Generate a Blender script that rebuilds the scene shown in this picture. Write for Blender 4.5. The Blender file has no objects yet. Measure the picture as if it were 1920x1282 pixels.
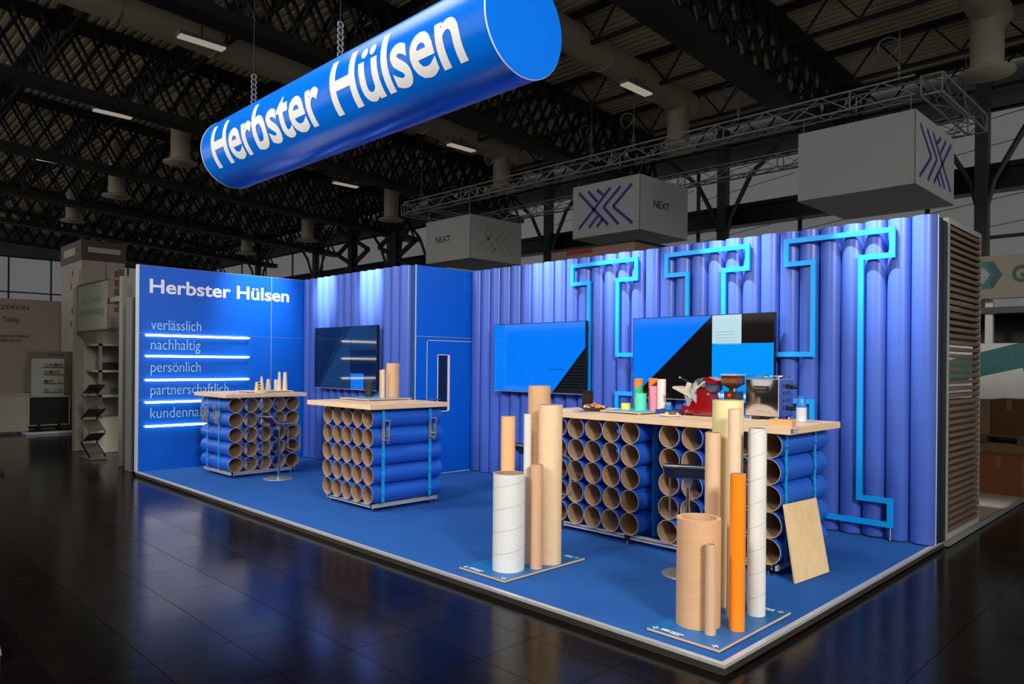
import bpy, bmesh, math, random
from mathutils import Vector, Matrix
random.seed(7)
PI = math.pi
scene = bpy.context.scene
col = scene.collection

# ------------------------------------------------------------------ camera
cam_d = bpy.data.cameras.new('camera')
cam_d.sensor_width = 36.0
cam_d.lens = 1365.6 / 1920 * 36.0
cam_d.shift_y = 39.8 / 1920
cam_d.clip_end = 300
cam = bpy.data.objects.new('camera', cam_d)
col.objects.link(cam)
_y, _r = math.radians(45.16), math.radians(0.51)
_f = Vector((-math.sin(_y), math.cos(_y), 0)); _ri = Vector((math.cos(_y), math.sin(_y), 0)); _u = Vector((0, 0, 1))
_r2 = math.cos(_r) * _ri + math.sin(_r) * _u
_u2 = -math.sin(_r) * _ri + math.cos(_r) * _u
cam.matrix_world = Matrix(((_r2.x, _u2.x, -_f.x, 1.968), (_r2.y, _u2.y, -_f.y, -7.392), (_r2.z, _u2.z, -_f.z, 1.62), (0, 0, 0, 1)))
scene.camera = cam

# ------------------------------------------------------------------ world, light, exposure
scene.view_settings.view_transform = 'Standard'
scene.view_settings.look = 'None'
scene.view_settings.exposure = 0.0
scene.view_settings.gamma = 1.0
scene.view_settings.use_curve_mapping = False
w = bpy.data.worlds.new('hall_world'); scene.world = w; w.use_nodes = True
w.node_tree.nodes['Background'].inputs[0].default_value = (1.0, 0.97, 0.92, 1)
w.node_tree.nodes['Background'].inputs[1].default_value = 0.80

def spot(name, loc, aim, watt, deg, blend=0.6, radius=0.1, color=(1, 0.96, 0.9)):
    d = bpy.data.lights.new(name, 'SPOT'); d.energy = watt; d.spot_size = math.radians(deg); d.spot_blend = blend
    d.shadow_soft_size = radius; d.color = color
    o = bpy.data.objects.new(name, d); col.objects.link(o); o.location = loc
    o.rotation_euler = (Vector(aim) - Vector(loc)).to_track_quat('-Z', 'Y').to_euler()
    return o
# big hall floods aimed at the stand
spot('flood_light', (-2.0, -12.6, 7.2), (-2.9, -1.9, 0.9), 2450, 50, 0.5, 1.2)
spot('flood_light', (-8.6, -12.2, 7.2), (-7.2, -2.0, 1.0), 3000, 50, 0.5, 1.2)
spot('flood_light', (7.4, -7.6, 6.0), (-3.4, -2.0, 0.9), 3900, 50, 0.6, 1.0)
# added soft fill above the stand, standing in for general hall lighting
_a = bpy.data.lights.new('overhead_fill', 'AREA'); _a.shape = 'RECTANGLE'; _a.size = 8.0; _a.size_y = 2.5; _a.energy = 200; _a.spread = math.radians(110); _a.color = (1, 0.97, 0.93)
_o = bpy.data.objects.new('overhead_fill', _a); col.objects.link(_o); _o.location = (-4.4, -3.4, 7.85)
# wall washers hung over the stand
for y in (-2.95, -2.0):
    spot('wall_washer', (-8.15, y + 0.1, 4.5), (-9.33, y, 2.75), 650, 42, 1.0, 0.05)
for x in (-8.6, -7.3):
    spot('wall_washer', (x + 0.12, -2.1, 4.4), (x, -1.1, 2.75), 2200, 24, 0.9, 0.05)
for x in (-4.6, -3.35, -1.85, -0.38):
    spot('wall_washer', (x - 0.34, -0.95, 4.35), (x, 0, 2.65), 1250, 34, 0.9, 0.04)

# ------------------------------------------------------------------ materials
def lin(c):
    return tuple(((v / 255) / 12.92 if v / 255 <= 0.04045 else ((v / 255 + 0.055) / 1.055) ** 2.4) for v in c)
MATS = {}
def nodes_of(name):
    m = bpy.data.materials.new(name); m.use_nodes = True
    nt = m.node_tree
    return m, nt, nt.nodes['Principled BSDF']
def mat(name, rgb, rough=0.5, metal=0.0, var=0.06, scale=14.0, bump=0.0, bscale=200.0, spec=0.5, stretch=None, coat=0.0, rvar=0.0, tint=None):
    if name in MATS: return MATS[name]
    m, nt, p = nodes_of(name)
    c = lin(rgb)
    tc = nt.nodes.new('ShaderNodeTexCoord'); mp = nt.nodes.new('ShaderNodeMapping')
    if stretch: mp.inputs['Scale'].default_value = stretch
    nt.links.new(tc.outputs['Object'], mp.inputs['Vector'])
    nz = nt.nodes.new('ShaderNodeTexNoise'); nz.inputs['Scale'].default_value = scale; nz.inputs['Detail'].default_value = 4
    nt.links.new(mp.outputs[0], nz.inputs['Vector'])
    rp = nt.nodes.new('ShaderNodeValToRGB')
    rp.color_ramp.elements[0].position = 0.3; rp.color_ramp.elements[1].position = 0.7
    rp.color_ramp.elements[0].color = tuple(max(0, v * (1 - var)) for v in c) + (1,)
    rp.color_ramp.elements[1].color = tuple(min(1, v * (1 + var)) for v in c) + (1,)
    nt.links.new(nz.outputs[0], rp.inputs[0]); nt.links.new(rp.outputs[0], p.inputs['Base Color'])
    p.inputs['Roughness'].default_value = rough; p.inputs['Metallic'].default_value = metal
    p.inputs['Specular IOR Level'].default_value = spec
    if tint: p.inputs['Specular Tint'].default_value = tint + (1,)
    if coat: p.inputs['Coat Weight'].default_value = coat; p.inputs['Coat Roughness'].default_value = 0.08
    if rvar:
        n3 = nt.nodes.new('ShaderNodeTexNoise'); n3.inputs['Scale'].default_value = 1.3; n3.inputs['Detail'].default_value = 6
        nt.links.new(mp.outputs[0], n3.inputs['Vector'])
        mr = nt.nodes.new('ShaderNodeMapRange'); mr.inputs[3].default_value = rough - rvar; mr.inputs[4].default_value = rough + rvar
        nt.links.new(n3.outputs[0], mr.inputs[0]); nt.links.new(mr.outputs[0], p.inputs['Roughness'])
    if bump:
        n2 = nt.nodes.new('ShaderNodeTexNoise'); n2.inputs['Scale'].default_value = bscale
        nt.links.new(mp.outputs[0], n2.inputs['Vector'])
        b = nt.nodes.new('ShaderNodeBump'); b.inputs['Strength'].default_value = bump; b.inputs['Distance'].default_value = 0.01
        nt.links.new(n2.outputs[0], b.inputs['Height']); nt.links.new(b.outputs[0], p.inputs['Normal'])
    MATS[name] = m
    return m
def glow(name, rgb, strength=1.0, rough=0.06, base=(4, 4, 6)):
    if name in MATS: return MATS[name]
    m, nt, p = nodes_of(name)
    p.inputs['Base Color'].default_value = lin(base) + (1,)
    p.inputs['Roughness'].default_value = rough
    p.inputs['Emission Color'].default_value = lin(rgb) + (1,)
    p.inputs['Emission Strength'].default_value = strength
    nz = nt.nodes.new('ShaderNodeTexNoise'); nz.inputs['Scale'].default_value = 3.0
    MATS[name] = m
    return m
def spiral(name, rgb, line, pitch, frac=0.03, soft=0.0, sign=1.0, rough=0.6, third=None):
    """cardboard tube wound from a strip: the seam is a helix around the tube's own axis"""
    if name in MATS: return MATS[name]
    m, nt, p = nodes_of(name)
    N, L = nt.nodes, nt.links
    tc = N.new('ShaderNodeTexCoord'); sx = N.new('ShaderNodeSeparateXYZ'); L.new(tc.outputs['Object'], sx.inputs[0])
    at = N.new('ShaderNodeMath'); at.operation = 'ARCTAN2'; L.new(sx.outputs[1], at.inputs[0]); L.new(sx.outputs[0], at.inputs[1])
    a1 = N.new('ShaderNodeMath'); a1.operation = 'MULTIPLY'; a1.inputs[1].default_value = -sign / (2 * PI); L.new(at.outputs[0], a1.inputs[0])
    z1 = N.new('ShaderNodeMath'); z1.operation = 'MULTIPLY'; z1.inputs[1].default_value = 1.0 / pitch; L.new(sx.outputs[2], z1.inputs[0])
    ad = N.new('ShaderNodeMath'); ad.operation = 'ADD'; L.new(a1.outputs[0], ad.inputs[0]); L.new(z1.outputs[0], ad.inputs[1])
    ad2 = N.new('ShaderNodeMath'); ad2.operation = 'ADD'; ad2.inputs[1].default_value = 40.0; L.new(ad.outputs[0], ad2.inputs[0])
    fr = N.new('ShaderNodeMath'); fr.operation = 'FRACT'; L.new(ad2.outputs[0], fr.inputs[0])
    lt = N.new('ShaderNodeMath'); lt.operation = 'LESS_THAN'; lt.inputs[1].default_value = frac; L.new(fr.outputs[0], lt.inputs[0])
    nz = N.new('ShaderNodeTexNoise'); nz.inputs['Scale'].default_value = 9; L.new(tc.outputs['Object'], nz.inputs['Vector'])
    rp = N.new('ShaderNodeValToRGB'); c = lin(rgb)
    rp.color_ramp.elements[0].color = tuple(v * 0.94 for v in c) + (1,); rp.color_ramp.elements[1].color = tuple(min(1, v * 1.05) for v in c) + (1,)
    L.new(nz.outputs[0], rp.inputs[0])
    mx = N.new('ShaderNodeMixRGB'); L.new(lt.outputs[0], mx.inputs[0]); L.new(rp.outputs[0], mx.inputs[1]); mx.inputs[2].default_value = lin(line) + (1,)
    L.new(mx.outputs[0], p.inputs['Base Color'])
    p.inputs['Roughness'].default_value = rough
    MATS[name] = m
    return m

panel_blue = mat('panel_blue', (0, 92, 205), 0.32, var=0.03, scale=3)
tube_blue = mat('tube_blue', (60, 90, 178), 0.33, var=0.05, scale=4, bump=0.05, bscale=60)
table_blue = mat('table_tube_blue', (32, 92, 198), 0.4, var=0.05, scale=5, bump=0.04)
navy = mat('navy_side', (10, 28, 62), 0.4)
carpet = mat('blue_carpet', (41, 93, 168), 0.95, var=0.07, scale=2.2, bump=0.5, bscale=900, spec=0.1)
alu = mat('brushed_alu', (200, 202, 204), 0.34, 0.45, var=0.08, scale=30)
alu_white = mat('pale_alu', (205, 212, 222), 0.4, 0.35, var=0.04)
chrome = mat('chrome', (215, 215, 218), 0.12, 1.0, var=0.03)
steel = mat('satin_steel', (176, 174, 170), 0.3, 0.6, var=0.06)
skirt_m = mat('dark_skirt', (44, 38, 34), 0.6, var=0.2, scale=8)
frame_blue = mat('frame_blue', (0, 152, 236), 0.4, var=0.02)
strap_blue = mat('strap_blue', (0, 156, 222), 0.45, var=0.12, scale=40, bump=0.3, bscale=300)
white_print = mat('white_print', (240, 240, 238), 0.5, var=0.02)
pale_print = mat('pale_blue_print', (150, 200, 235), 0.5, var=0.02)
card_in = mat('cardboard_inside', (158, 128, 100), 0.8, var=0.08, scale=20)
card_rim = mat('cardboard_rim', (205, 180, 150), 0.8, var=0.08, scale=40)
ply = mat('birch_table', (228, 196, 158), 0.45, var=0.07, scale=5, stretch=(1, 9, 9))
ply_edge = mat('birch_edge', (222, 184, 142), 0.5, var=0.08, scale=8, stretch=(1, 1, 25))
board_teal = mat('board_teal', (14, 98, 164), 0.45, var=0.05, scale=5)
black = mat('black_plastic', (10, 10, 11), 0.35, var=0.1)
black_metal = mat('black_metal', (16, 17, 20), 0.4, 0.3, var=0.1)
white_m = mat('white_paint', (226, 226, 224), 0.5, var=0.03)
grey_m = mat('grey_paint', (120, 122, 124), 0.5, var=0.05)

# ------------------------------------------------------------------ mesh builder
class B:
    def __init__(s): s.v = []; s.f = []; s.m = []; s.sm = []
    def add(s, vs, fs, m=0, smooth=False):
        o = len(s.v); s.v += [tuple(v) for v in vs]
        for f in fs: s.f.append(tuple(o + i for i in f)); s.m.append(m); s.sm.append(smooth)
        return s
    def box(s, x0, x1, y0, y1, z0, z1, m=0):
        vs = [(x0, y0, z0), (x1, y0, z0), (x1, y1, z0), (x0, y1, z0), (x0, y0, z1), (x1, y0, z1), (x1, y1, z1), (x0, y1, z1)]
        return s.add(vs, [(0, 3, 2, 1), (4, 5, 6, 7), (0, 1, 5, 4), (1, 2, 6, 5), (2, 3, 7, 6), (3, 0, 4, 7)], m)
    def bar(s, p, q, a, b=None, m=0, up=(0, 0, 1)):
        b = b or a; p, q = Vector(p), Vector(q); d = (q - p).normalized(); upv = Vector(up)
        if abs(d.dot(upv)) > 0.98: upv = Vector((1, 0, 0))
        r = d.cross(upv).normalized(); t = r.cross(d)
        vs = [e + r * a * i + t * b * j for e in (p, q) for i, j in ((-.5, -.5), (.5, -.5), (.5, .5), (-.5, .5))]
        return s.add(vs, [(0, 3, 2, 1), (4, 5, 6, 7), (0, 1, 5, 4), (1, 2, 6, 5), (2, 3, 7, 6), (3, 0, 4, 7)][:6], m)
    def frame_of(s, p, q):
        d = (Vector(q) - Vector(p)).normalized(); u = Vector((0, 0, 1)) if abs(d.z) < 0.9 else Vector((1, 0, 0))
        a = d.cross(u).normalized(); return d, a, a.cross(d)
    def cyl(s, p, q, r0, r1=None, n=16, m=0, caps=(True, True), smooth=True, mc=None):
        r1 = r0 if r1 is None else r1; p, q = Vector(p), Vector(q); d, a, b = s.frame_of(p, q)
        ring = lambda c, r: [c + (a * math.cos(2 * PI * i / n) + b * math.sin(2 * PI * i / n)) * r for i in range(n)]
        A, Bq = ring(p, r0), ring(q, r1); mc = m if mc is None else mc
        s.add(A + Bq, [(i, i + n, (i + 1) % n + n, (i + 1) % n) for i in range(n)], m, smooth)
        if caps[0]: s.add(A, [tuple(range(n))], mc)
        if caps[1]: s.add(Bq, [tuple(reversed(range(n)))], mc)
        return s
    def pipe(s, p, q, ro, ri, n=24, mo=0, mi=1, mr=2):
        p, q = Vector(p), Vector(q); d, a, b = s.frame_of(p, q)
        ring = lambda c, r: [c + (a * math.cos(2 * PI * i / n) + b * math.sin(2 * PI * i / n)) * r for i in range(n)]
        Ao, Bo, Ai, Bi = ring(p, ro), ring(q, ro), ring(p, ri), ring(q, ri)
        s.add(Ao + Bo, [(i, i + n, (i + 1) % n + n, (i + 1) % n) for i in range(n)], mo, True)
        s.add(Ai + Bi, [(i, (i + 1) % n, (i + 1) % n + n, i + n) for i in range(n)], mi, True)
        s.add(Ao + Ai, [(i, (i + 1) % n, (i + 1) % n + n, i + n) for i in range(n)], mr)
        s.add(Bo + Bi, [(i, i + n, (i + 1) % n + n, (i + 1) % n) for i in range(n)], mr)
        return s
    def lathe(s, prof, n=20, m=0, c=(0, 0, 0), smooth=True):
        vs = [(c[0] + r * math.cos(2 * PI * i / n), c[1] + r * math.sin(2 * PI * i / n), c[2] + z) for r, z in prof for i in range(n)]
        fs = [(k * n + i, k * n + (i + 1) % n, (k + 1) * n + (i + 1) % n, (k + 1) * n + i) for k in range(len(prof) - 1) for i in range(n)]
        return s.add(vs, fs, m, smooth)
    def prism(s, pts, plane, a0, a1, m=0, ms=None):
        ms = m if ms is None else ms; n = len(pts)
        def P(u, v, a): return {'xz': (u, a, v), 'xy': (u, v, a), 'yz': (a, u, v)}[plane]
        F = [P(u, v, a0) for u, v in pts]; K = [P(u, v, a1) for u, v in pts]
        s.add(F, [tuple(range(n))], m); s.add(K, [tuple(reversed(range(n)))], m)
        s.add(F + K, [(i, i + n, (i + 1) % n + n, (i + 1) % n) for i in range(n)], ms)
        return s
    def sweep(s, pts, r, n=8, m=0, closed=False, flat=None):
        pts = [Vector(p) for p in pts]; k = len(pts); rings = []; pa = None
        for i, p in enumerate(pts):
            d = ((pts[(i + 1) % k] - pts[i - 1]) if closed or 0 < i < k - 1 else (pts[min(i + 1, k - 1)] - pts[max(i - 1, 0)])).normalized()
            if pa is None:
                u = Vector((0, 0, 1)) if abs(d.z) < 0.9 else Vector((1, 0, 0)); pa = d.cross(u).normalized()
            else: pa = (pa - d * pa.dot(d)).normalized()
            b = pa.cross(d)
            ra, rb = (flat if flat else (r, r))
            rings.append([p + pa * math.cos(2 * PI * j / n) * ra + b * math.sin(2 * PI * j / n) * rb for j in range(n)])
        vs = [v for rg in rings for v in rg]; fs = []
        for i in range(k if closed else k - 1):
            o, q = i * n, ((i + 1) % k) * n
            fs += [(o + j, q + j, q + (j + 1) % n, o + (j + 1) % n) for j in range(n)]
        s.add(vs, fs, m, True)
        if not closed:
            s.add(rings[0], [tuple(range(n))], m); s.add(rings[-1], [tuple(reversed(range(n)))], m)
        return s
    def mesh(s, name, mats):
        me = bpy.data.meshes.new(name); me.from_pydata(s.v, [], s.f)
        for q in (mats if isinstance(mats, (list, tuple)) else [mats]): me.materials.append(q)
        me.polygons.foreach_set('material_index', s.m); me.polygons.foreach_set('use_smooth', s.sm)
        bm = bmesh.new(); bm.from_mesh(me); bmesh.ops.recalc_face_normals(bm, faces=bm.faces); bm.to_mesh(me); bm.free()
        return me
    def build(s, name, mats, parent=None, loc=None, rot=None):
        return put(name, s.mesh(name, mats), parent, loc, rot)

def put(name, me, parent=None, loc=None, rot=None):
    o = bpy.data.objects.new(name, me); col.objects.link(o)
    if parent: o.parent = parent
    if loc: o.location = loc
    if rot: o.rotation_euler = rot
    return o
def tag(o, label=None, cat=None, group=None, kind=None):
    for k, v in (('label', label), ('category', cat), ('group', group), ('kind', kind)):
        if v: o[k] = v
    return o
def thing(name, label, cat, loc=(0, 0, 0), rz=0.0, group=None, kind=None):
    o = bpy.data.objects.new(name, None); o.empty_display_size = 0.1; col.objects.link(o)
    o.location = loc; o.rotation_euler = (0, 0, rz)
    return tag(o, label, cat, group, kind)
def copy_tree(o, parent=None):
    c = o.copy(); col.objects.link(c); c.parent = parent
    for ch in [x for x in bpy.data.objects if x.parent == o]: copy_tree(ch, c)
    return c

# lettering: returns 2D verts + faces, fitted to a width or height
def text2d(s, bold=0.0, depth=0.0):
    cu = bpy.data.curves.new('t', 'FONT'); cu.body = s; cu.size = 1; cu.offset = bold; cu.extrude = depth; cu.resolution_u = 4
    o = bpy.data.objects.new('t', cu); col.objects.link(o)
    bpy.context.view_layer.update()
    me = bpy.data.meshes.new_from_object(o.evaluated_get(bpy.context.evaluated_depsgraph_get()))
    vs = [tuple(v.co) for v in me.vertices]; fs = [tuple(p.vertices) for p in me.polygons]
    bpy.data.objects.remove(o); bpy.data.curves.remove(cu); bpy.data.meshes.remove(me)
    return vs, fs
def letters(s, origin, right, up, width=None, height=None, bold=0.0, thick=0.004):
    """letters starting at origin, running along right; width or cap-height in metres"""
    vs, fs = text2d(s, bold, 0.5)
    x0 = min(v[0] for v in vs); x1 = max(v[0] for v in vs); y1 = max(v[1] for v in text_caps(bold))
    sx = (width / (x1 - x0)) if width else None
    sy = (height / y1) if height else sx
    if sx is None: sx = sy
    o, r, u = Vector(origin), Vector(right), Vector(up); n = r.cross(u)
    b = B(); b.add([o + r * (v[0] - x0) * sx + u * v[1] * sy + n * (v[2] + 0.5) * thick for v in vs], fs)
    return b
_caps = {}
def text_caps(bold):
    if bold not in _caps: _caps[bold] = text2d('H', bold)[0]
    return _caps[bold]

# ================================================================== THE HALL
FZ = -0.06
floor_m = mat('dark_floor', (11, 9, 8), 0.17, var=0.35, scale=1.6, bump=0.003, bscale=3, spec=0.12, rvar=0.07, tint=(1.0, 0.86, 0.7))
fl = B().box(-62, 16, -14, 16, FZ - 0.2, FZ - 0.006).build('floor', floor_m)
tag(fl, 'dark glossy hall floor laid with large tiles', kind='structure')
tile_me = B().box(-0.2982, 0.2982, -0.2232, 0.2232, -0.006, 0.0).mesh('tile', floor_m)
nt_ = 0
for i in range(-9, 9):
    for j in range(-5, 12):
        x = -2.59 + i * 0.6; y = -5.275 + j * 0.45
        if y > -3.6 and x < 0.4: continue
        if y > -3.6 and x > 2.0: continue
        if x + y * 0.0 < -7.2: continue
        put('tile', tile_me, fl, (x, y, FZ)); nt_ += 1

roof_z = lambda y, z0: z0 - 0.0587 * y
roof_m = mat('roof_sheet', (214, 198, 166), 0.8, var=0.2, scale=0.5)
roof_d = mat('dark_steel', (20, 20, 19), 0.6, var=0.2, scale=2)
lat_m = mat('lattice_steel', (28, 27, 25), 0.6, var=0.25, scale=2)
duct_m = mat('duct_grey', (168, 158, 136), 0.5, var=0.08, scale=2)
b = B()   # corrugated sheet
y0, y1, N_ = -14.0, 14.6, 130
for k in range(N_):
    ya, yb = y0 + (y1 - y0) * k / N_, y0 + (y1 - y0) * (k + 1) / N_
    yc = ya + (yb - ya) * 0.5
    za, zc = roof_z(ya, 10.3), roof_z(yc, 10.3)
    b.add([(-62, ya, za), (16, ya, za), (16, yc, za), (-62, yc, za)], [(0, 1, 2, 3)])
    b.add([(-62, yc, za), (16, yc, za), (16, yc, zc + .07), (-62, yc, zc + .07)], [(0, 1, 2, 3)])
    b.add([(-62, yc, zc + .07), (16, yc, zc + .07), (16, yb, zc + .07), (-62, yb, zc + .07)], [(0, 1, 2, 3)])
    zb = roof_z(yb, 10.3)
    b.add([(-62, yb, zb), (16, yb, zb), (16, yb, zc + .07), (-62, yb, zc + .07)], [(0, 1, 2, 3)])
tag(b.build('ceiling', roof_m), 'corrugated hall roof sloping down to the rear', kind='structure')

def girder(x, i):
    t = thing('roof_girder', None, None, (x, 0, 0), kind='structure')
    b = B(); ya, yb = -13.5, 14.3
    b.add([(dx, y, roof_z(y, 8.3) + dz) for y in (ya, yb) for dx, dz in ((-.3, 0), (.3, 0), (.3, .22), (-.3, .22))],
          [(0, 3, 2, 1), (4, 5, 6, 7), (0, 1, 5, 4), (1, 2, 6, 5), (2, 3, 7, 6), (3, 0, 4, 7)]).build('bottom_chord', roof_d, t)
    b = B().add([(dx, y, roof_z(y, 10.05) + dz) for y in (ya, yb) for dx, dz in ((-.25, 0), (.25, 0), (.25, .2), (-.25, .2))],
          [(0, 3, 2, 1), (4, 5, 6, 7), (0, 1, 5, 4), (1, 2, 6, 5), (2, 3, 7, 6), (3, 0, 4, 7)]); b.build('top_chord', roof_d, t)
    b = B(); step = 0.62; n = int((yb - ya) / step)
    for side in (-.22, .22):
        for k in range(n):
            y = ya + k * step
            b.bar((side, y, roof_z(y, 8.45)), (side, y + 0.9, roof_z(y + .9, 10.1)), 0.07, 0.07)
            b.bar((side, y + 0.9, roof_z(y + .9, 8.45)), (side, y, roof_z(y, 10.1)), 0.07, 0.07)
    o = b.build('lattice', lat_m, t); o['kind'] = 'stuff'
    return t
for i, x in enumerate((1.2, -5.8, -12.6, -19.5, -26.6, -33.8, -41.0, -48.0)): girder(x, i)
# purlins across
for k, y in enumerate((-11, -8.2, -5.4, -2.6, 0.2, 3.0, 5.8, 8.6, 11.4, 13.9)):
    t = thing('roof_purlin', None, None, (0, y, 0), kind='structure')
    zz = roof_z(y, 10.3)
    B().box(-60, 14, -0.06, 0.06, zz - .16, zz - .01).build('top_flange', roof_d, t)
    bb = B()
    x = -56.0
    while x < 12:
        bb.bar((x, 0, zz - .1), (x + .6, 0, zz - .85), .04); bb.bar((x + .6, 0, zz - .85), (x + 1.2, 0, zz - .1), .04); x += 1.2
    o = bb.build('web_rods', lat_m, t); o['kind'] = 'stuff'
    B().box(-58, 13, -0.05, 0.05, zz - .93, zz - .85).build('bottom_flange', roof_d, t)

def duct(x, ya, yb, label):
    t = thing('air_duct', label, 'duct', (x, 0, 0), group='air ducts under the hall roof')
    B().cyl((0, ya, roof_z(ya, 9.5)), (0, yb, roof_z(yb, 9.5)), .36, n=20).build('pipe', duct_m, t)
    for k in range(int((yb - ya) / 2.2)):
        y = ya + 1 + k * 2.2
        B().cyl((0, y, roof_z(y, 9.5)), (0, y + .06, roof_z(y + .06, 9.5)), .385, n=20).build('pipe_band', duct_m, t)
    yd = yb - 0.5
    B().cyl((0, yd, roof_z(yd, 9.5)), (0, yd, roof_z(yd, 8.25)), .3, n=20).build('drop_pipe', duct_m, t)
    B().lathe([(0.001, 0.14), (.32, .12), (.5, .05), (.5, 0), (.001, -.03)], 24, 0, (0, yd, roof_z(yd, 8.13))).build('diffuser', duct_m, t)
duct(-9.1, -12, 10.5, 'round grey air duct with drop pipe above the middle white cube')
duct(-16.1, -12, 10.5, 'round grey air duct passing behind the hanging blue tube')
duct(-1.75, 4, 10.3, 'round grey air duct at the upper right corner of the roof')
def diff(x, y, zt, label):
    t = thing('air_diffuser', label, 'diffuser', (x, y, 0), group='air diffusers under the girders')
    z = roof_z(y, 8.15)
    B().cyl((0, 0, z), (0, 0, z + zt), .3, n=18).build('drop_pipe', duct_m, t)
    B().lathe([(0.001, 0.14), (.32, .12), (.52, .05), (.52, 0), (.001, -.03)], 24, 0, (0, 0, z - .06)).build('diffuser_plate', duct_m, t)
diff(-22.4, 1.6, 2.14, 'round air diffuser left of the hanging blue tube, nearest of its row')
diff(-29.2, 1.7, 2.14, 'round air diffuser second from the hanging blue tube in its row')
diff(-36.2, 1.9, 2.14, 'round air diffuser farthest left in its row')
diff(-30.2, 10.5, 2.14, 'small round air diffuser above the ribbed storage wall')
diff(-23.0, 10.3, 2.14, 'round air diffuser just left of the first white cube')
diff(-36.6, 10.4, 2.14, 'smallest round air diffuser above the lettered blue wall')
lamp_m = glow('roof_lamp', (150, 142, 128), 1.0, 0.4, (120, 118, 110))
for x, y, lab in ((-15.2, -0.6, 'slim roof lamp on the duct at upper left'), (-22.1, -0.5, 'slim roof lamp at far left under the second girder'),
                  (-22.8, 8.0, 'slim roof lamp under the lower edge of the blue tube'), (-15.8, 7.9, 'slim roof lamp beside the duct right of the blue tube'),
                  (-8.85, 7.7, 'slim roof lamp above the middle white cube'), (-29.5, -0.4, 'slim roof lamp farthest left')):
    t = thing('roof_lamp', lab, 'lamp', (x, y, roof_z(y, 9.0)), group='slim lamps under the hall roof')
    B().box(-.14, .14, -.55, .55, 0, .08).build('housing', grey_m, t)
    B().box(-.12, .12, -.52, .52, -.04, 0.001).build('diffuser', lamp_m, t)
    B().cyl((0, 0, .08), (0, 0, .8), .015, n=6).build('hanger', black_metal, t)

# glazed end walls
sky_m = glow('frosted_daylight', (92, 92, 93), 1.0, 0.3, (40, 42, 44))
green_steel = mat('green_steel', (56, 68, 68), 0.5, var=0.1, scale=2)
def glazing(name, label, origin, right, n, wcol, rows, top):
    """n bays of panes, origin at the floor, running along right"""
    t = thing(name, label, None, origin, kind='structure'); r = Vector(right)
    nrm = Vector((-r.y, r.x, 0)) * 1.0
    pane = {}
    for j in range(len(rows) - 1):
        z0, z1 = rows[j], rows[j + 1]
        vs = [r * a + nrm * d + Vector((0, 0, z)) for d in (0, .02) for a, z in ((.05, z0 + .04), (wcol - .05, z0 + .04), (wcol - .05, z1 - .04), (.05, z1 - .04))]
        pane[j] = B().add(vs, [(0, 1, 2, 3), (7, 6, 5, 4), (0, 4, 5, 1), (1, 5, 6, 2), (2, 6, 7, 3), (3, 7, 4, 0)]).mesh('pane', sky_m)
    mul = B().bar((0, 0, 0), (0, 0, top), .1, .12).mesh('mullion', green_steel)
    for i in range(n):
        for j in pane: put('pane', pane[j], t, tuple(r * i * wcol))
        put('mullion', mul, t, tuple(r * i * wcol))
    L = n * wcol
    for z in rows:
        B().bar(Vector((0, 0, z)), r * L + Vector((0, 0, z)), .1, .09).build('transom', green_steel, t)
    return t
rows = (0, 2.6, 5.0, 6.6, 8.3)
g1 = glazing('window_1', 'frosted glazing along the rear of the hall', (-61, 14.8, 0), (1, 0, 0), 21, 3.55, rows, 8.4)
for k in range(30):   # thin brace wires with the glazing
    x = 30 + k * 2.0
    if k % 2 == 0: pass
bw = B()
for i in range(12, 21):
    x = i * 3.55
    for q in range(5):
        bw.bar((x + .1, -.1, 5.1 + q * .7), (x + 3.4, -.1, 5.5 + q * .7), .016)
o = bw.build('brace_wires', green_steel, g1); o['kind'] = 'stuff'
B().box(-61, 14, -.05, .05, 8.3, 9.75).build('top_band', mat('band_green', (104, 116, 112), .6, var=.05, scale=1), g1, (61, 0, 0))
g2 = glazing('window_2', 'frosted glazing at the far left end of the hall', (-55, 14.8, 0), (0, -1, 0), 12, 2.4, (0, 2.0, 3.4, 4.8, 6.0, 8.3), 8.4)
B().box(-.05, .05, -29, 0, 8.3, 11.2).build('top_band', MATS['band_green'], g2)
t = thing('crane_beam', None, None, (0, 13.9, 0), kind='structure')
B().box(-60, 14, -.25, .25, 6.0, 6.55).build('web', black_metal, t)
B().box(-60, 14, -.4, .4, 6.5, 6.62).build('flange', black_metal, t)
for x in (-2.6, -9.6, -17.0, -24.2, -27.4, -34.5, -41.5):
    t = thing('hall_column', None, None, (x, 13.4, 0), kind='structure')
    B().box(-.14, .14, -.14, .14, FZ, 9.0).build('shaft', green_steel, t)
    for sgn in (-1, 1):
        pts = [(0, 0, 5.2), (sgn * .25, 0, 6.2), (sgn * .9, 0, 7.4), (sgn * 2.0, 0, 8.4)]
        B().sweep(pts, .07, 6).build('knee_brace', green_steel, t)
# lattice seen against the light behind the storage wall
for x in (-29.5, -25.8):
    t = thing('wall_bracing', None, None, (x, 12.6, 0), kind='structure')
    b = B()
    for k in range(5):
        z = 3.2 + k * 1.3
        b.bar((-1.4, 0, z), (1.4, 0, z + 1.3), .16); b.bar((1.4, 0, z), (-1.4, 0, z + 1.3), .16)
    o = b.build('lattice', roof_d, t); o['kind'] = 'stuff'
    B().bar((0, 0, FZ), (0, 0, 9.2), .35, .35).build('shaft', roof_d, t)
B().box(-62, 16, -14.2, -14.0, FZ, 3.0).build('wall_front', mat('far_wall', (90, 84, 78), 0.8))['kind'] = 'structure'

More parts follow.
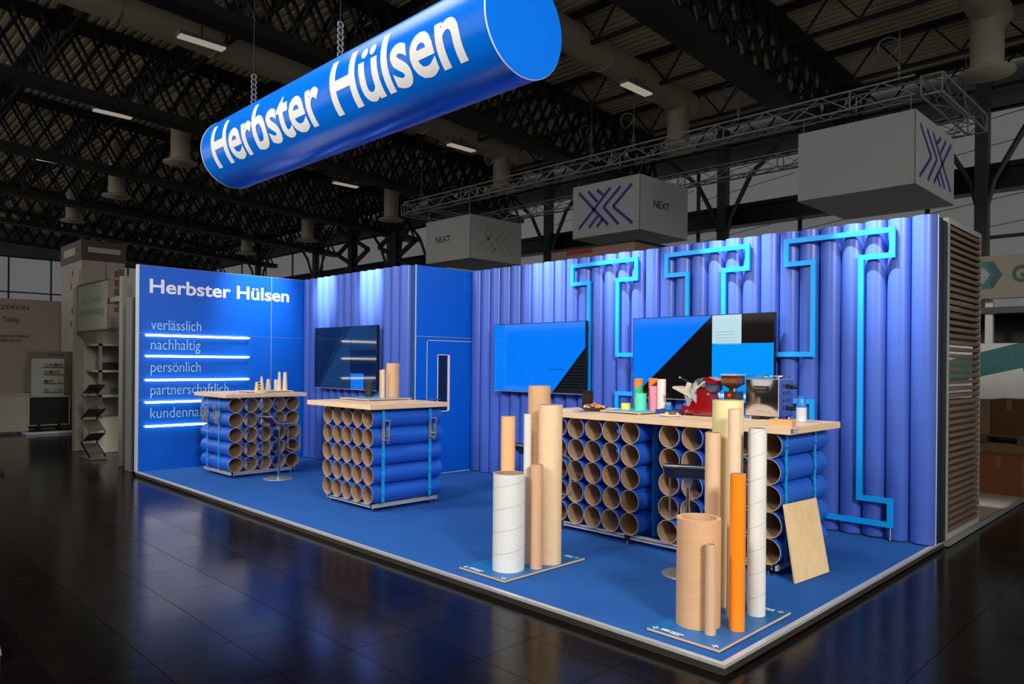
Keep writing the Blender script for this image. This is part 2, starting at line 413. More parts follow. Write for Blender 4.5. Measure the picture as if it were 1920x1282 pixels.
# ================================================================== THE STAND: platform and walls
XL, XD, YF, H = -9.33, -6.29, -3.80, 3.0
pf = thing('platform', 'low stand platform covered with blue carpet', None, (0, 0, 0), kind='structure')
B().box(XL - .06, 0, YF, 0.28, FZ + 0.002, -0.012).build('skirt', skirt_m, pf)
B().box(XL, -0.03, YF + .03, 0.2, -0.012, 0.0).build('carpet', carpet, pf)
B().box(XL - .06, 0.004, YF - .004, YF + .032, -0.016, 0.003).build('edge_trim', alu, pf)
B().box(-0.032, 0.004, YF + .032, 0.26, -0.016, 0.003).build('edge_trim', alu, pf)

# left lettered wall
wl = thing('wall_left', 'flat blue wall with white lettering', None, (XL, 0, 0), kind='structure')
B().box(-.06, -.003, YF, 0, 0, H).build('backing', alu_white, wl)
zs = (0.0, 1.035, 2.012, H)
for (ya, yb) in ((YF + .012, -1.757), (-1.748, -1.0)):
    for k in range(3):
        B().box(-.003, 0.004, ya, yb, zs[k] + (.003 if k else 0), zs[k + 1] - .003).build('panel', panel_blue, wl)
B().box(-.075, 0.006, YF - .012, YF + .012, 0, H + .004).build('end_post', alu_white, wl)
B().box(-.07, -.055, YF, 0, 0, H).build('back_panel', navy, wl)
lw = lambda s, y, z, wd, ht, bold, m: letters(s, (XL + .004, y, z), (0, 1, 0), (0, 0, 1), wd, ht, bold).build('lettering', m, None)
def onwall(s, y, z, wd, ht, bold, m):
    o = letters(s, (0.004, y, z), (0, 1, 0), (0, 0, 1), wd, ht, bold).build('lettering', m, wl); return o
onwall('Herbster Hülsen', -3.645, 2.61, 2.2, 0.20, 0.019, white_print)
for s, z, ye in (('verlässlich', 2.068, -2.895), ('nachhaltig', 1.775, -2.905), ('persönlich', 1.445, -2.90), ('partnerschaftlich', 1.11, -2.462), ('kundennah', 0.766, -2.83)):
    onwall(s, -3.622, z, ye + 3.622, 0.152, -0.006, pale_print)
led_m = glow('led_tube', (255, 240, 222), 7.0, 0.4, (230, 230, 230))
for z, s in ((1.982, 'verlässlich'), (1.677, 'nachhaltig'), (1.327, 'persönlich'), (1.0, 'partnerschaftlich'), (0.65, 'kundennah')):
    t = thing('light_bar', 'glowing white light bar on the blue wall under the word ' + s, 'lamp', (XL, -2.93, z), group='light bars on the lettered wall')
    B().box(.004, .024, -.785, .785, -.007, .007).build('housing', alu_white, t)
    B().cyl((.038, -.782, 0), (.038, .782, 0), .0145, n=12).build('tube', led_m, t)
    for y in (-.785, .785):
        B().cyl((.038, y - .01, 0), (.038, y + .01, 0), .016, n=12).build('end_cap', alu_white, t)

# half-tube cladding
def half_tube(r, h, n=18):
    b = B()
    pts = [(r * math.cos(PI + PI * i / n), r * math.sin(PI + PI * i / n)) for i in range(n + 1)]
    vs = [(x, y, 0.012) for x, y in pts] + [(x, y, h) for x, y in pts]
    b.add(vs, [(i, i + 1, i + n + 2, i + n + 1) for i in range(n)], 0, True)
    ri = r - .006
    pin = [(ri * math.cos(PI + PI * i / n), ri * math.sin(PI + PI * i / n)) for i in range(n + 1)]
    vi = [(x, y, h) for x, y in pts] + [(x, y, h) for x, y in pin]
    b.add(vi, [(i, i + 1, i + n + 2, i + n + 1) for i in range(n)], 1)
    vs = [(x, y, 0.012) for x, y in pin] + [(x, y, h) for x, y in pin]
    b.add(vs, [(i, i + n + 1, i + n + 2, i + 1) for i in range(n)], 1, True)
    return b
PA = (-6.39 - XL) / 14
wa = thing('wall_storage', 'blue ribbed wall of half tubes with a screen', None, (0, -1.10, 0), kind='structure')
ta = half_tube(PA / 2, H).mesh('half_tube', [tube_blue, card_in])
for i in range(14): put('half_tube', ta, wa, (XL + PA * (i + .5), 0, 0))
B().box(XL, XD - .02, 0.0, .05, 0, H - .02).build('backing', navy, wa)
B().box(-6.39, XD - .004, -.012, 0.0, 0, H - .004).build('corner_strip', mat('deep_blue', (0, 62, 118), .5), wa)

wd_ = thing('wall_door', 'flat blue wall with a narrow door beside the ribs', None, (XD, 0, 0), kind='structure')
B().box(-.05, -.004, -1.11, 0.0, 0, H).build('backing', navy, wd_)
B().box(-.006, .004, -1.112, -1.098, 0, H + .004).build('edge_strip', alu_white, wd_)
B().box(-.006, 0.002, -1.098, -.004, 2.0, H).build('panel', panel_blue, wd_)
B().box(-.006, 0.004, -1.098, -.004, 1.988, 1.996).build('joint_strip', alu, wd_)
B().box(-.006, 0.002, -1.098, -.915, 0, 1.986).build('panel', panel_blue, wd_)
B().box(-.006, 0.002, -.915, -.004, 1.95, 1.986).build('panel', panel_blue, wd_)
B().box(-.006, 0.003, -.012, -.004, 0, 1.986).build('edge_strip', alu_white, wd_)
for (cx) in (-.30, -.20, -.10):   # pale emblem at the top corner of the panel
    pass
b = B()
faint = mat('faint_emblem', (24, 112, 214), .35, var=.02)
for c in (-.19, -.12, -.05):
    b.box(.002, .003, c - .022, c + .022, 2.86, 2.875); b.box(.002, .003, c - .022, c + .022, 2.72, 2.735); b.box(.002, .003, c - .008, c + .008, 2.735, 2.86)
b.box(.002, .003, -.18, -.06, 2.79, 2.805); b.build('emblem', faint, wd_)
dr = thing('door_1', 'narrow blue storage door with a tall slit window', None, (XD, 0, 0), kind='structure')
yl, yr, zt = -.905, -.03, 1.945
lf = B()
for (a, c, z0, z1) in ((yl + .012, -.70, .012, zt - .012), (-.485, yr - .012, .012, zt - .012), (-.70, -.485, .012, .918), (-.70, -.485, 1.728, zt - .012)):
    lf.box(-.03, .003, a, c, z0, z1)
lf.build('leaf', panel_blue, dr)
fr = B().box(-.03, .006, yl, yl + .012, 0, zt).box(-.03, .006, yr - .012, yr, 0, zt).box(-.03, .006, yl, yr, zt - .012, zt).box(-.03, .006, yl, yr, 0, .012)
fr.build('door_frame', alu_white, dr)
wf = B().box(-.03, .008, -.708, -.696, .91, 1.736).box(-.03, .008, -.512, -.478, .91, 1.736).box(-.03, .008, -.708, -.478, .906, .918).box(-.03, .008, -.708, -.478, 1.728, 1.738)
wfo = wf.build('slit_frame', white_m, dr)
B().box(-.02, -.014, -.696, -.512, .918, 1.728).build('slit_glass', mat('dark_glass', (14, 18, 26), .05, var=.1), dr)
h = B().cyl((.003, -.80, 1.09), (.05, -.80, 1.09), .011, n=10).cyl((.045, -.805, 1.09), (.045, -.68, 1.09), .009, n=10).build('handle', chrome, dr)
B().cyl((.003, -.80, 1.09), (.01, -.80, 1.09), .025, n=14).build('handle_rose', chrome, h)

PB = 6.29 / 30
wb = thing('wall_back', 'long blue ribbed rear wall of half tubes', None, (0, 0, 0), kind='structure')
tb = half_tube(PB / 2, H).mesh('half_tube', [tube_blue, card_in])
for i in range(30): put('half_tube', tb, wb, (XD + PB * (i + .5), 0, random.uniform(-.004, .004)))
B().box(XD, 0.0, 0.004, .16, 0, H - .01).build('backing', navy, wb)
B().box(-.01, 0.006, .002, .012, 0, H).build('edge_strip', alu_white, wb)
B().box(-.02, 0.01, .15, .27, 0, H - .03).build('end_panel', mat('dark_end', (18, 30, 40), .5), wb)
B().box(XD, -.03, -.012, .004, 0, .012).build('foot_strip', alu, wb)

# outlined emblem on the rear wall: three serifed pillars joined by two cross bars
lg = thing('wall_emblem', 'large light blue outlined emblem of three joined pillars on the ribbed wall', 'emblem', (0, -.135, 0))
bw_ = .05; dp = .03
def seg(x0, z0, x1, z1):   # verticals run between the horizontals, so bars butt and never overlap
    hx = bw_ / 2
    if abs(x0 - x1) < 1e-6:
        B().box(x0 - hx, x0 + hx, -dp / 2, dp / 2, min(z0, z1) + hx, max(z0, z1) - hx).build('frame_bar', frame_blue, lg)
    else:
        B().box(min(x0, x1) - hx, max(x0, x1) + hx, -dp / 2, dp / 2, z0 - hx, z0 + hx).build('frame_bar', frame_blue, lg)
C3 = (-3.715, -2.28, -.843)
fw_, ww, zT, zU, zLo, zB, xT, xB = .53 - .025, .228, 2.915 - .025, 2.635 + .02, .392 - .02, .125 + .025, 1.736, 1.262
for i, c in enumerate(C3):
    for (top, sh) in ((zT, zU), (zB, zLo)):
        seg(c - fw_, top, c + fw_, top)
        for sg in (-1, 1):
            seg(c + sg * fw_, top, c + sg * fw_, sh)
            seg(c + sg * fw_, sh, c + sg * ww, sh)
    for sg in (-1, 1):
        open_ = not ((i == 0 and sg < 0) or (i == 2 and sg > 0))
        if open_:
            seg(c + sg * ww, zU, c + sg * ww, xT); seg(c + sg * ww, xB, c + sg * ww, zLo)
        else:
            seg(c + sg * ww, zU, c + sg * ww, zLo)
    if i < 2:
        for z in (xT, xB): seg(c + ww, z, C3[i + 1] - ww, z)
    for sg in (-1, 1):
        o = B().cyl((c + sg * fw_, 0, zB - .025), (c + sg * fw_, 0, 0.004), .006, n=8).build('support_pin', alu, lg)
        B().cyl((c + sg * fw_, 0, 0.0), (c + sg * fw_, 0, .006), .018, n=12).build('pin_foot', black, o)
        B().cyl((c + sg * fw_, dp / 2, zT), (c + sg * fw_, .13, zT), .008, n=8).build('standoff', alu, lg)

# screens
scr_blue = glow('screen_blue', (0, 122, 250)); scr_blue2 = glow('screen_bright_blue', (0, 150, 255))
scr_black = glow('screen_black', (14, 14, 15)); scr_white = glow('screen_pale', (188, 222, 232)); scr_brown = glow('screen_dark_brown', (24, 18, 15))
scr_navy = glow('screen_navy', (0, 14, 40)); scr_teal = glow('screen_dark_teal', (16, 46, 84)); scr_stripe = glow('screen_stripe', (30, 52, 62))
scr_txt = glow('screen_text', (240, 248, 255)); scr_grey = glow('screen_grey_text', (150, 186, 198))
def screen(loc, wdt, hgt, label, polys, extra=None):
    t = thing('screen', label, 'television', loc)
    B().box(-wdt / 2, wdt / 2, -.012, .03, -hgt / 2, hgt / 2).build('housing', black, t)
    B().box(-wdt * .3, wdt * .3, .03, .075, -hgt * .3, hgt * .3).build('back_bulge', black, t)
    for sx in (-.35, .35): B().box(sx - .02, sx + .02, .07, .12, -hgt * .35, hgt * .35).build('wall_bracket', black_metal, t)
    B().box(-wdt / 2, wdt / 2, -.015, -.010, -hgt / 2 - .002, -hgt / 2 + .007).build('bottom_bezel', steel, t)
    mats_ = []; b = B()
    for m_, pts in polys:
        if m_ not in mats_: mats_.append(m_)
        b.add([(u * (wdt / 2 - .008), -.0135, v * (hgt / 2 - .008)) for u, v in pts], [tuple(range(len(pts)))], mats_.index(m_))
    p = b.build('picture', mats_, t)
    if extra: extra(t, p, wdt, hgt)
    return t
def R4(a, b_, c, d): return [(a, c), (b_, c), (b_, d), (a, d)]
def stripes(parent, wdt, hgt, lines, m_):
    b = B()
    for u0, u1, v in lines:
        b.box(u0 * wdt / 2, u1 * wdt / 2, -.0145, -.0137, v * hgt / 2 - .0035, v * hgt / 2 + .0035)
    b.build('stripes', m_, parent)
def ex1(t, p, W_, H_):
    stripes(p, W_, H_, [(max(-.92 + .92 * (v + 1) / 2 + .0, -.9), (.985 if v < -.5 or v > .55 else .2 if v < .5 else .97), v) for v in [(-.95 + k * .075) for k in range(26)]], glow('screen_navy_stripe', (30, 60, 92)))
screen((-7.835, -1.29, 1.68), 1.765, .965, 'dark wall screen mirroring light bars on the storage wall',
       [(scr_navy, [(-1, -1), (-.82, -1), (.22, 1), (-1, 1)]), (scr_teal, [(-.82, -1), (.2, -1), (.2, 1), (.22, 1)]),
        (scr_navy, [(.2, -1), (.2, -1), (.2, -1)]), (scr_teal, R4(.2, 1, .25, 1)), (scr_navy, R4(.2, 1, -.45, .25)), (scr_blue, R4(.22, .62, -1, -.5)), (scr_navy, R4(.62, 1, -1, -.45)), (scr_navy, R4(.2, .62, -.5, -.45))], ex1)
def ex2(t, p, W_, H_):
    ls = []
    for k in range(15):
        v = -.95 + k * .085
        u = .33 + (v + 1) * (1 - .33) / 1.27 + .04
        if u < .96: ls.append((u, .985, v))
    stripes(p, W_, H_, ls, scr_stripe); stripes(p, W_, H_, [(.25, .62, -.33)], glow('screen_line', (0, 46, 110)))
screen((-4.765, -.21, 1.698), 1.69, .942, 'blue wall screen with a black striped corner next to the door',
       [(scr_blue, [(-1, -1), (.33, -1), (1, .27), (1, 1), (-1, 1)]), (scr_black, [(.33, -1), (1, -1), (1, .27)])], ex2)
def ex3(t, p, W_, H_):
    letters('Herbster Hülsen', (.03, -.0137, -.425), (1, 0, 0), (0, 0, 1), .60, .058, .02, .001).build('lettering', scr_txt, p)
    stripes(p, W_, H_, [(.24, .49, .60), (.24, .50, .53), (.24, .52, .46), (.24, .52, .39), (.24, .57, .32)], scr_grey)
screen((-2.31, -.21, 1.697), 1.762, .945, 'wide wall screen showing blue and black shapes behind the slicer',
       [(scr_blue, [(-1, -1), (-1, -1), (.195, 1), (-1, 1)]), (scr_black, [(-1, -1), (.195, -1), (.195, 1)]), (scr_white, R4(.195, .59, .34, 1)), (scr_brown, R4(.59, 1, .34, 1)), (scr_blue2, R4(.195, 1, -1, .34))], ex3)

# ================================================================== TUBE TABLES
TD = 0.205
tube_me = {}
def table_tube(L):
    if L not in tube_me:
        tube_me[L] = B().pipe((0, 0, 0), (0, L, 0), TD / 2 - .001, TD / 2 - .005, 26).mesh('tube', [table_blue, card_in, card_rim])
    return tube_me[L]
def ratchet(parent, loc, rz):
    """buckle: two side cheeks, spool and a bent handle, standing proud of the strap; local -Y is outwards"""
    b = B()
    for sx in (-.03, .03):
        b.prism([(-.03, -.10), (-.055, -.03), (-.05, .07), (-.01, .10), (0, .06), (0, -.09)], 'yz', sx - .0025, sx + .0025)
    o = b.build('ratchet', steel, parent, loc, (0, 0, rz))
    b = B().cyl((-.034, -.028, -.01), (.034, -.028, -.01), .014, n=12).cyl((-.036, -.03, -.06), (.036, -.03, -.06), .008, n=10)
    b.build('spool', chrome, o)
    b = B()
    for sx in (-.038, .038): b.bar((sx, -.03, -.01), (sx * 1.0, -.05, .16), .005, .016)
    b.cyl((-.04, -.05, .16), (.04, -.05, .16), .009, n=10); b.build('lever', steel, o)
    return o
def tube_table(label, loc, rz, cols, L, top, straps, ratchets, feet, gap=None):
    """local frame: openings on the -Y side, tubes run to +Y, columns along X; top=(x0,x1,y0,y1,z)"""
    t = thing('tube_table', label, 'table', loc, rz)
    for ci, cx in enumerate(cols):
        for k in range(5):     # outer columns are full length, inner ones are short cut ends with a hollow frame behind
            j = random.uniform(-.004, .004)
            put('tube', table_tube(L if ci % 5 in (0, 4) else .22), t, (cx + j, random.uniform(-.006, .006), .187 + k * TD))
    for bk in range(len(cols) // 5):
        mid = sorted(cols[bk * 5:bk * 5 + 5])[2]
        for px_ in (-.13, .13):
            for py_ in (.34, L - .12): B().box(mid + px_ - .02, mid + px_ + .02, py_ - .02, py_ + .02, .083, top[4] - .052).build('frame_post', alu, t)
    x0, x1, y0, y1, z = top
    tt = B().box(x0, x1, y0, y1, z - .052, z).build('tabletop', [ply], t)
    B().box(x0 - .0006, x1 + .0006, y0 - .0006, y1 + .0006, z - .051, z - .044).build('edge_band', ply_edge, tt)
    xa, xb = min(cols) - TD / 2, max(cols) + TD / 2
    for y in (.05, L - .05):
        r = B().box(xa + .06, xb - .06, y - .02, y + .02, .042, .083).build('base_rail', alu, t)
        B().box(xa + .06, xb - .06, y - .0225, y + .0225, .06, .066).build('rail_slot', black_metal, r)
    for x in (xa + .06, xb - .06): B().box(x - .02, x + .02, .03, L - .03, .042, .083).build('base_rail', alu, t)
    for x, y in feet:
        f = B().cyl((x, y, .014), (x, y, .05), .007, n=8).build('foot', chrome, t)
        B().cyl((x, y, 0), (x, y, .014), .024, .014, n=12).build('foot_pad', chrome, f)
        B().box(x - .022, x + .022, y - .022, y + .022, .041, .084).build('corner_block', black, f)
    # straps run down the outer tubes on both flanks and under the base
    zt = z - .052
    for y in straps:
        b = B(); hw = .021
        for sx, xe in ((1, xb), (-1, xa)):
            pts = [(xe - sx * .02, zt)]
            pts += [(xe + sx * .003, zt - .05 - 0.0)]
            for k in range(4, -1, -1):
                zc = .187 + k * TD
                for a in (50, 20, 0, -20, -50):
                    pts.append((xe - sx * (TD / 2) + sx * (TD / 2 + .0035) * max(math.cos(math.radians(a)), .93), zc + TD / 2 * math.sin(math.radians(a))))
            pts += [(xe - sx * .03, .085), (xe - sx * .07, .040)]
            vs = []
            for (x, zz) in pts: vs += [(x, y - hw, zz), (x, y + hw, zz)]
            b.add(vs, [(2 * i, 2 * i + 1, 2 * i + 3, 2 * i + 2) for i in range(len(pts) - 1)])
            vs2 = []
            for (x, zz) in pts: vs2 += [(x - sx * .002, y - hw, zz), (x - sx * .002, y + hw, zz)]
            b.add(vs2, [(2 * i, 2 * i + 2, 2 * i + 3, 2 * i + 1) for i in range(len(pts) - 1)])
        b.box(xa + .07, xb - .07, y - hw, y + hw, .037, .041)
        st = b.build('strap', strap_blue, t)
        for (sx, zz) in ratchets:
            xe = xb if sx > 0 else xa
            ratchet(st, (xe + sx * .012, y, zz), PI / 2 if sx > 0 else -PI / 2)
    return t
c5 = [(-2 + i) * .2045 for i in range(5)]
# middle table: openings to the front
tube_table('tube table with open tube ends, standing alone in the middle of the stand', (-5.106, -2.95, 0), 0, c5, .95,
           (-.745, .575, -.08, .97, 1.165), (.135, .775), ((1, .83),), ((.42, .06), (-.42, .06), (.42, .85), (-.42, .85)))
# rear left table: openings to the right (+X)
tube_table('tube table in front of the lettered blue wall', (-7.80, -2.595, 0), PI / 2, [v * 1.03 for v in c5], .95,
           (-.60, .60, -.08, 1.0, 1.165), (.33, .72), ((-1, .83), (1, .83)), ((.42, .06), (-.42, .06), (.42, .85), (-.42, .85)))
# long counter of two blocks
cc = [-1.912 - i * .2125 for i in range(5)] + [-1.51 + i * .225 for i in range(5)]
ct = tube_table('long tube counter below the two blue screens', (0, -2.03, 0), 0, cc, .88,
           (-3.1, -.43, -.03, .93, 1.152), (.09, .62), (), ((-.62, .03), (-1.25, .03), (-1.95, .03), (-2.75, .03), (-.62, .85), (-2.75, .85)))
# strap on the inner flank of the left block, and small print on the counter edge
b = B().box(-1.806, -1.803, .20, .28, .06, 1.09); b.build('strap', strap_blue, ct)
b = B().box(-1.616, -1.612, .22, .265, .06, 1.09); b.build('strap', strap_blue, ct)
pr = mat('edge_print', (70, 120, 170), .6)
B().box(-.4298, -.4292, -.02, .03, 1.108, 1.142).build('printed_logo', pr, ct)
B().box(-.4298, -.4292, .045, .12, 1.128, 1.138).box(-.4298, -.4292, .045, .10, 1.110, 1.120).build('printed_lines', mat('edge_print_pale', (120, 150, 170), .6), ct)
inlay = mat('inlay_blue', (52, 70, 128), .6)
for x0, x1, y in ((-1.8, -1.15, .16), (-1.15, -.6, .40), (-.62, -.5, .72)):
    B().box(x0, x1, y - .006, y + .006, 1.1521, 1.1526).build('cable_slot', inlay, ct)

# ================================================================== STOOLS
def stool(label, x, y, rz, sh=.78):
    t = thing('bar_stool', label, 'stool', (x, y, 0), rz, group='piston stools at the tube tables')
    B().lathe([(.001, .012), (.17, .012), (.2, .004), (.2, 0), (.001, 0)], 40).build('base_plate', steel, t)
    B().cyl((0, 0, .01), (0, 0, .52), .021, n=18).build('column', chrome, t)
    B().cyl((0, 0, .50), (0, 0, sh - .05), .016, n=16).build('piston', chrome, t)
    B().cyl((0, 0, sh - .10), (0, 0, sh - .012), .02, .045, n=18).build('collar', steel, t)
    # wavy seat: lip at -Y, flat middle, rolling over at +Y; profile (y, z)
    prof = [(-.225, .098), (-.21, .108), (-.175, .086), (-.135, .036), (-.1, .006), (-.05, 0), (.1, 0), (.15, -.004), (.185, -.02)]
    b = B(); n = len(prof)
    for dz, fl_ in ((.0, False), (-.016, True)):
        vs = [(sx * .16 * (1 if i not in (0,) else .86), yy, sh + zz + dz) for i, (yy, zz) in enumerate(prof) for sx in (-1, 1)]
        b.add(vs, [(2 * i, 2 * i + 1, 2 * i + 3, 2 * i + 2) for i in range(n - 1)], 0, True)
    b.build('seat', mat('seat_blue_reflect', (20, 40, 78), .35, var=.08), t)  # navy base colour carries the blue floor's reflection
    # steel band frame: around the seat, then down into the foot rest loop
    wx = .168
    left = [(-wx, yy, sh + zz - .008) for yy, zz in prof[1:]]
    drop = [(.215, -.045), (.228, -.085), (.228, -.2), (.228, -.36), (.226, -.375)]
    left += [(-wx, yy, sh + zz) for yy, zz in drop]
    right = [(-x_, y_, z_) for x_, y_, z_ in reversed(left)]
    lip = [(wx * .86, -.23, sh + .09), (0, -.232, sh + .09), (-wx * .86, -.23, sh + .09)]
    foot = [(-wx * .8, .226, sh - .388), (0, .226, sh - .39), (wx * .8, .226, sh - .388)]
    B().sweep(left + foot + right + lip, .01, 8, 0, True, (.008, .012)).build('steel_loop', mat('loop_steel', (158, 150, 136), .3, .5, var=.05), t)
    B().bar((-.15, 0, sh - .022), (.15, 0, sh - .022), .05, .012).build('seat_bracket', steel, t)
    return t
stool('slim steel bar stool at the table by the lettered wall', -7.42, -2.58, 0.0, .775)
stool('steel bar stool behind the thick brown tube, at the right of the counter', -1.056, -2.45, .45, .77)
stool('steel bar stool half hidden behind the white and beige tube group', -2.62, -2.45, -.05, .785)

# ================================================================== SAMPLE TUBES ON FLOOR BOARDS
def plus(b, x, y, z, s=.022):
    b.box(x - s, x + s, y - .003, y + .003, z, z + .0008); b.box(x - .003, x + .003, y - s, y + s, z, z + .0008)
def mark(b, x, y, z, s, flip=1):
    for k in range(3):
        c = x + k * s * 1.25
        b.box(c - s * .5, c + s * .5, y + s, y + s * 1.3, z, z + .0008); b.box(c - s * .5, c + s * .5, y - s * .3, y, z, z + .0008); b.box(c - s * .18, c + s * .18, y, y + s, z, z + .0008)
    b.box(x, x + s * 2.5, y + s * .38, y + s * .62, z, z + .0007)
def floor_board(label, x0, x1, y0, y1):
    t = thing('sample_board', label, 'board', ((x0 + x1) / 2, (y0 + y1) / 2, 0), group='boards under the standing sample tubes')
    hx, hy = (x1 - x0) / 2, (y1 - y0) / 2
    B().box(-hx, hx, -hy, hy, .006, .02).build('core', ply_edge, t)
    B().box(-hx + .01, hx - .01, -hy + .01, hy - .01, 0, .006).build('foot_pad', black, t)
    B().box(-hx + .001, hx - .001, -hy + .001, hy - .001, .02, .0215).build('top_sheet', board_teal, t)
    z = .0215; b = B()
    plus(b, -hx + .04, -hy + .035, z); plus(b, hx - .045, -hy + .035, z); plus(b, hx - .045, hy - .05, z)
    mark(b, hx - .15, hy - .07, z, .022)
    mark(b, -hx + .085, -hy + .035, z, .017)
    b.build('printed_marks', white_print, t)
    letters('Herbster', (-hx + .145, -hy + .042, z), (1, 0, 0), (0, 1, 0), .085, .016, .02, .0008).build('lettering', white_print, t)
    letters('Hülsen', (-hx + .145, -hy + .020, z), (1, 0, 0), (0, 1, 0), .065, .016, .02, .0008).build('lettering', white_print, t)
floor_board('blue board on the carpet carrying the thick white tube group', -2.365, -1.858, -3.645, -2.72)
floor_board('blue board at the front corner carrying the orange tube group', -.585, -.10, -3.675, -2.76)
kraft = spiral('kraft_wrap', (212, 166, 126), (226, 190, 156), .115, .02, sign=1)
kraft_plain = mat('kraft_plain', (205, 164, 128), .7, var=.05, scale=6)
def stand_tube(label, x, y, r, h, m_, wall=.006, z=.0215, name='cardboard_tube', n=36, tilt=(0, 0), inner=None, group='standing sample tubes on the floor boards'):
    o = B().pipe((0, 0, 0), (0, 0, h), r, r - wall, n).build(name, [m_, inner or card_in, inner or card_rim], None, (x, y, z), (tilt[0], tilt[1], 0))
    return tag(o, label, 'tube', group)
stand_tube('thick short white tube with spiral seams, front of its board', -2.059, -3.408, .124, .745, spiral('white_wrap', (222, 222, 218), (120, 118, 116), .172, .014, sign=1), .008)
stand_tube('thin tall white tube beside the thick white one', -2.072, -3.192, .03, 1.195, mat('white_tube', (222, 220, 214), .55, var=.02), .004)
stand_tube('slim peach tube behind the thick white tube', -2.275, -3.21, .058, 1.165, mat('peach_tube', (246, 186, 128), .6, var=.04), .004)
stand_tube('short slim brown tube in front of the cream tube', -1.93, -3.231, .05, .81, mat('tan_tube', (214, 168, 130), .65, var=.04), .005)
stand_tube('thick cream tube, right end of the white tube group', -1.971, -3.033, .097, 1.267, mat('cream_tube', (236, 204, 162), .6, var=.04), .007)
stand_tube('tall brown tube at the back of the white tube group', -2.247, -2.87, .095, 1.41, spiral('brown_wrap', (214, 168, 126), (150, 106, 74), .30, .008, sign=1), .007)
stand_tube('thick walled brown tube open at the top, front of the corner board', -.409, -3.383, .134, .655, kraft, .026, inner=mat('kraft_inside', (198, 158, 122), .8))
stand_tube('shortest thin brown tube at the foot of the thick brown one', -.262, -3.492, .033, .533, mat('sand_tube', (206, 170, 136), .65, var=.04), .006)
stand_tube('glossy orange tube on the corner board', -.19, -3.307, .047, .942, mat('orange_tube', (248, 140, 30), .22, var=.02), .005)
stand_tube('tall white spiral tube at the right of the corner board', -.235, -2.969, .057, 1.195, spiral('white_wrap_fine', (222, 221, 217), (126, 124, 122), .15, .014, sign=1), .005)
stand_tube('tallest pale yellow tube at the back of the corner board', -.476, -2.912, .102, 1.365, mat('yellow_tube', (238, 222, 164), .5, var=.03), .006)
stand_tube('thin pale brown tube in front of the yellow tube', -.317, -3.118, .041, 1.32, mat('rose_tube', (232, 200, 168), .6, var=.03), .005)
stand_tube('mid sized brown tube left of the yellow tube', -.466, -3.12, .05, 1.16, mat('mid_tube', (220, 182, 148), .65, var=.03), .005)

# plywood sheet leaning on the counter end
p0, p1, q1, q0 = Vector((-.38, -2.085, .002)), Vector((-.335, -1.578, .002)), Vector((-.497, -1.445, .545)), Vector((-.497, -2.03, .565))
n_ = (p1 - p0).cross(q0 - p0).normalized() * .015
if n_.x < 0: n_ = -n_
b = B().add([p0, p1, q1, q0, p0 + n_, p1 + n_, q1 + n_, q0 + n_], [(0, 1, 2, 3), (7, 6, 5, 4), (0, 4, 5, 1), (1, 5, 6, 2), (2, 6, 7, 3), (3, 7, 4, 0)])
tag(b.build('plywood_sheet', mat('ply_sheet', (232, 200, 150), .5, var=.07, scale=7, stretch=(3, 3, .7))), 'bare plywood sheet leaning against the right end of the counter', 'board')

# ================================================================== THINGS ON THE TABLES
def table_board(label, x0, x1, y0, y1, z, sheet, grp='raised sample boards on the tables'):
    t = thing('display_board', label, 'board', ((x0 + x1) / 2, (y0 + y1) / 2, z), group=grp)
    hx, hy = (x1 - x0) / 2, (y1 - y0) / 2
    B().box(-hx, hx, -hy, hy, .010, .020).build('core', ply_edge, t)
    B().box(-hx + .001, hx - .001, -hy + .001, hy - .001, .020, .0215).build('top_sheet', sheet, t)
    for sx in (-1, 1):
        for sy in (-1, 1): B().cyl((sx * (hx - .03), sy * (hy - .03), 0), (sx * (hx - .03), sy * (hy - .03), .010), .014, n=12).build('foot', ply, t)
    return t
pale_teal = mat('pale_teal_sheet', (86, 166, 198), .5, var=.03)
table_board('raised board with colourful tubes on the counter', -2.44, -1.97, -1.80, -1.20, 1.1525, pale_teal)
table_board('raised board with brown tubes on the middle table', -5.80, -5.20, -2.62, -1.99, 1.165, pale_teal)
table_board('raised board with paper cones on the rear table', -8.45, -8.00, -2.72, -2.06, 1.165, mat('pale_sheet', (214, 206, 190), .5))
zc, zm, zr = 1.1525 + .0215, 1.165 + .0215, 1.165 + .0215
g = 'small sample tubes on the tables'
small = lambda label, x, y, r, h, m_, z, name='sample_tube': stand_tube(label, x, y, r, h, m_, .004, z, name, 26, group=g)
small('short yellow tube on the counter', -2.352, -1.5, .047, .062, mat('lime_tube', (226, 222, 96), .5, var=.03), zc)
small('mint green tube on the counter', -2.176, -1.5, .055, .165, mat('mint_tube', (78, 220, 178), .5, var=.03), zc)
small('pink tube on the counter', -2.10, -1.40, .036, .235, mat('pink_tube', (240, 138, 164), .5, var=.03), zc)
dm, dnt, dp_ = nodes_of('dotted_wrap')
_tc = dnt.nodes.new('ShaderNodeTexCoord'); _vo = dnt.nodes.new('ShaderNodeTexVoronoi'); _vo.inputs['Scale'].default_value = 95; _vo.inputs['Randomness'].default_value = .25
dnt.links.new(_tc.outputs['Object'], _vo.inputs['Vector'])
_rp = dnt.nodes.new('ShaderNodeValToRGB'); _rp.color_ramp.interpolation = 'CONSTANT'
_rp.color_ramp.elements[0].color = lin((214, 126, 104)) + (1,); _rp.color_ramp.elements[1].position = .34; _rp.color_ramp.elements[1].color = lin((246, 232, 222)) + (1,)
dnt.links.new(_vo.outputs['Distance'], _rp.inputs[0]); dnt.links.new(_rp.outputs[0], dp_.inputs['Base Color']); dp_.inputs['Roughness'].default_value = .5
small('white tube with a red dot pattern on the counter', -2.03, -1.36, .042, .305, dm, zc)
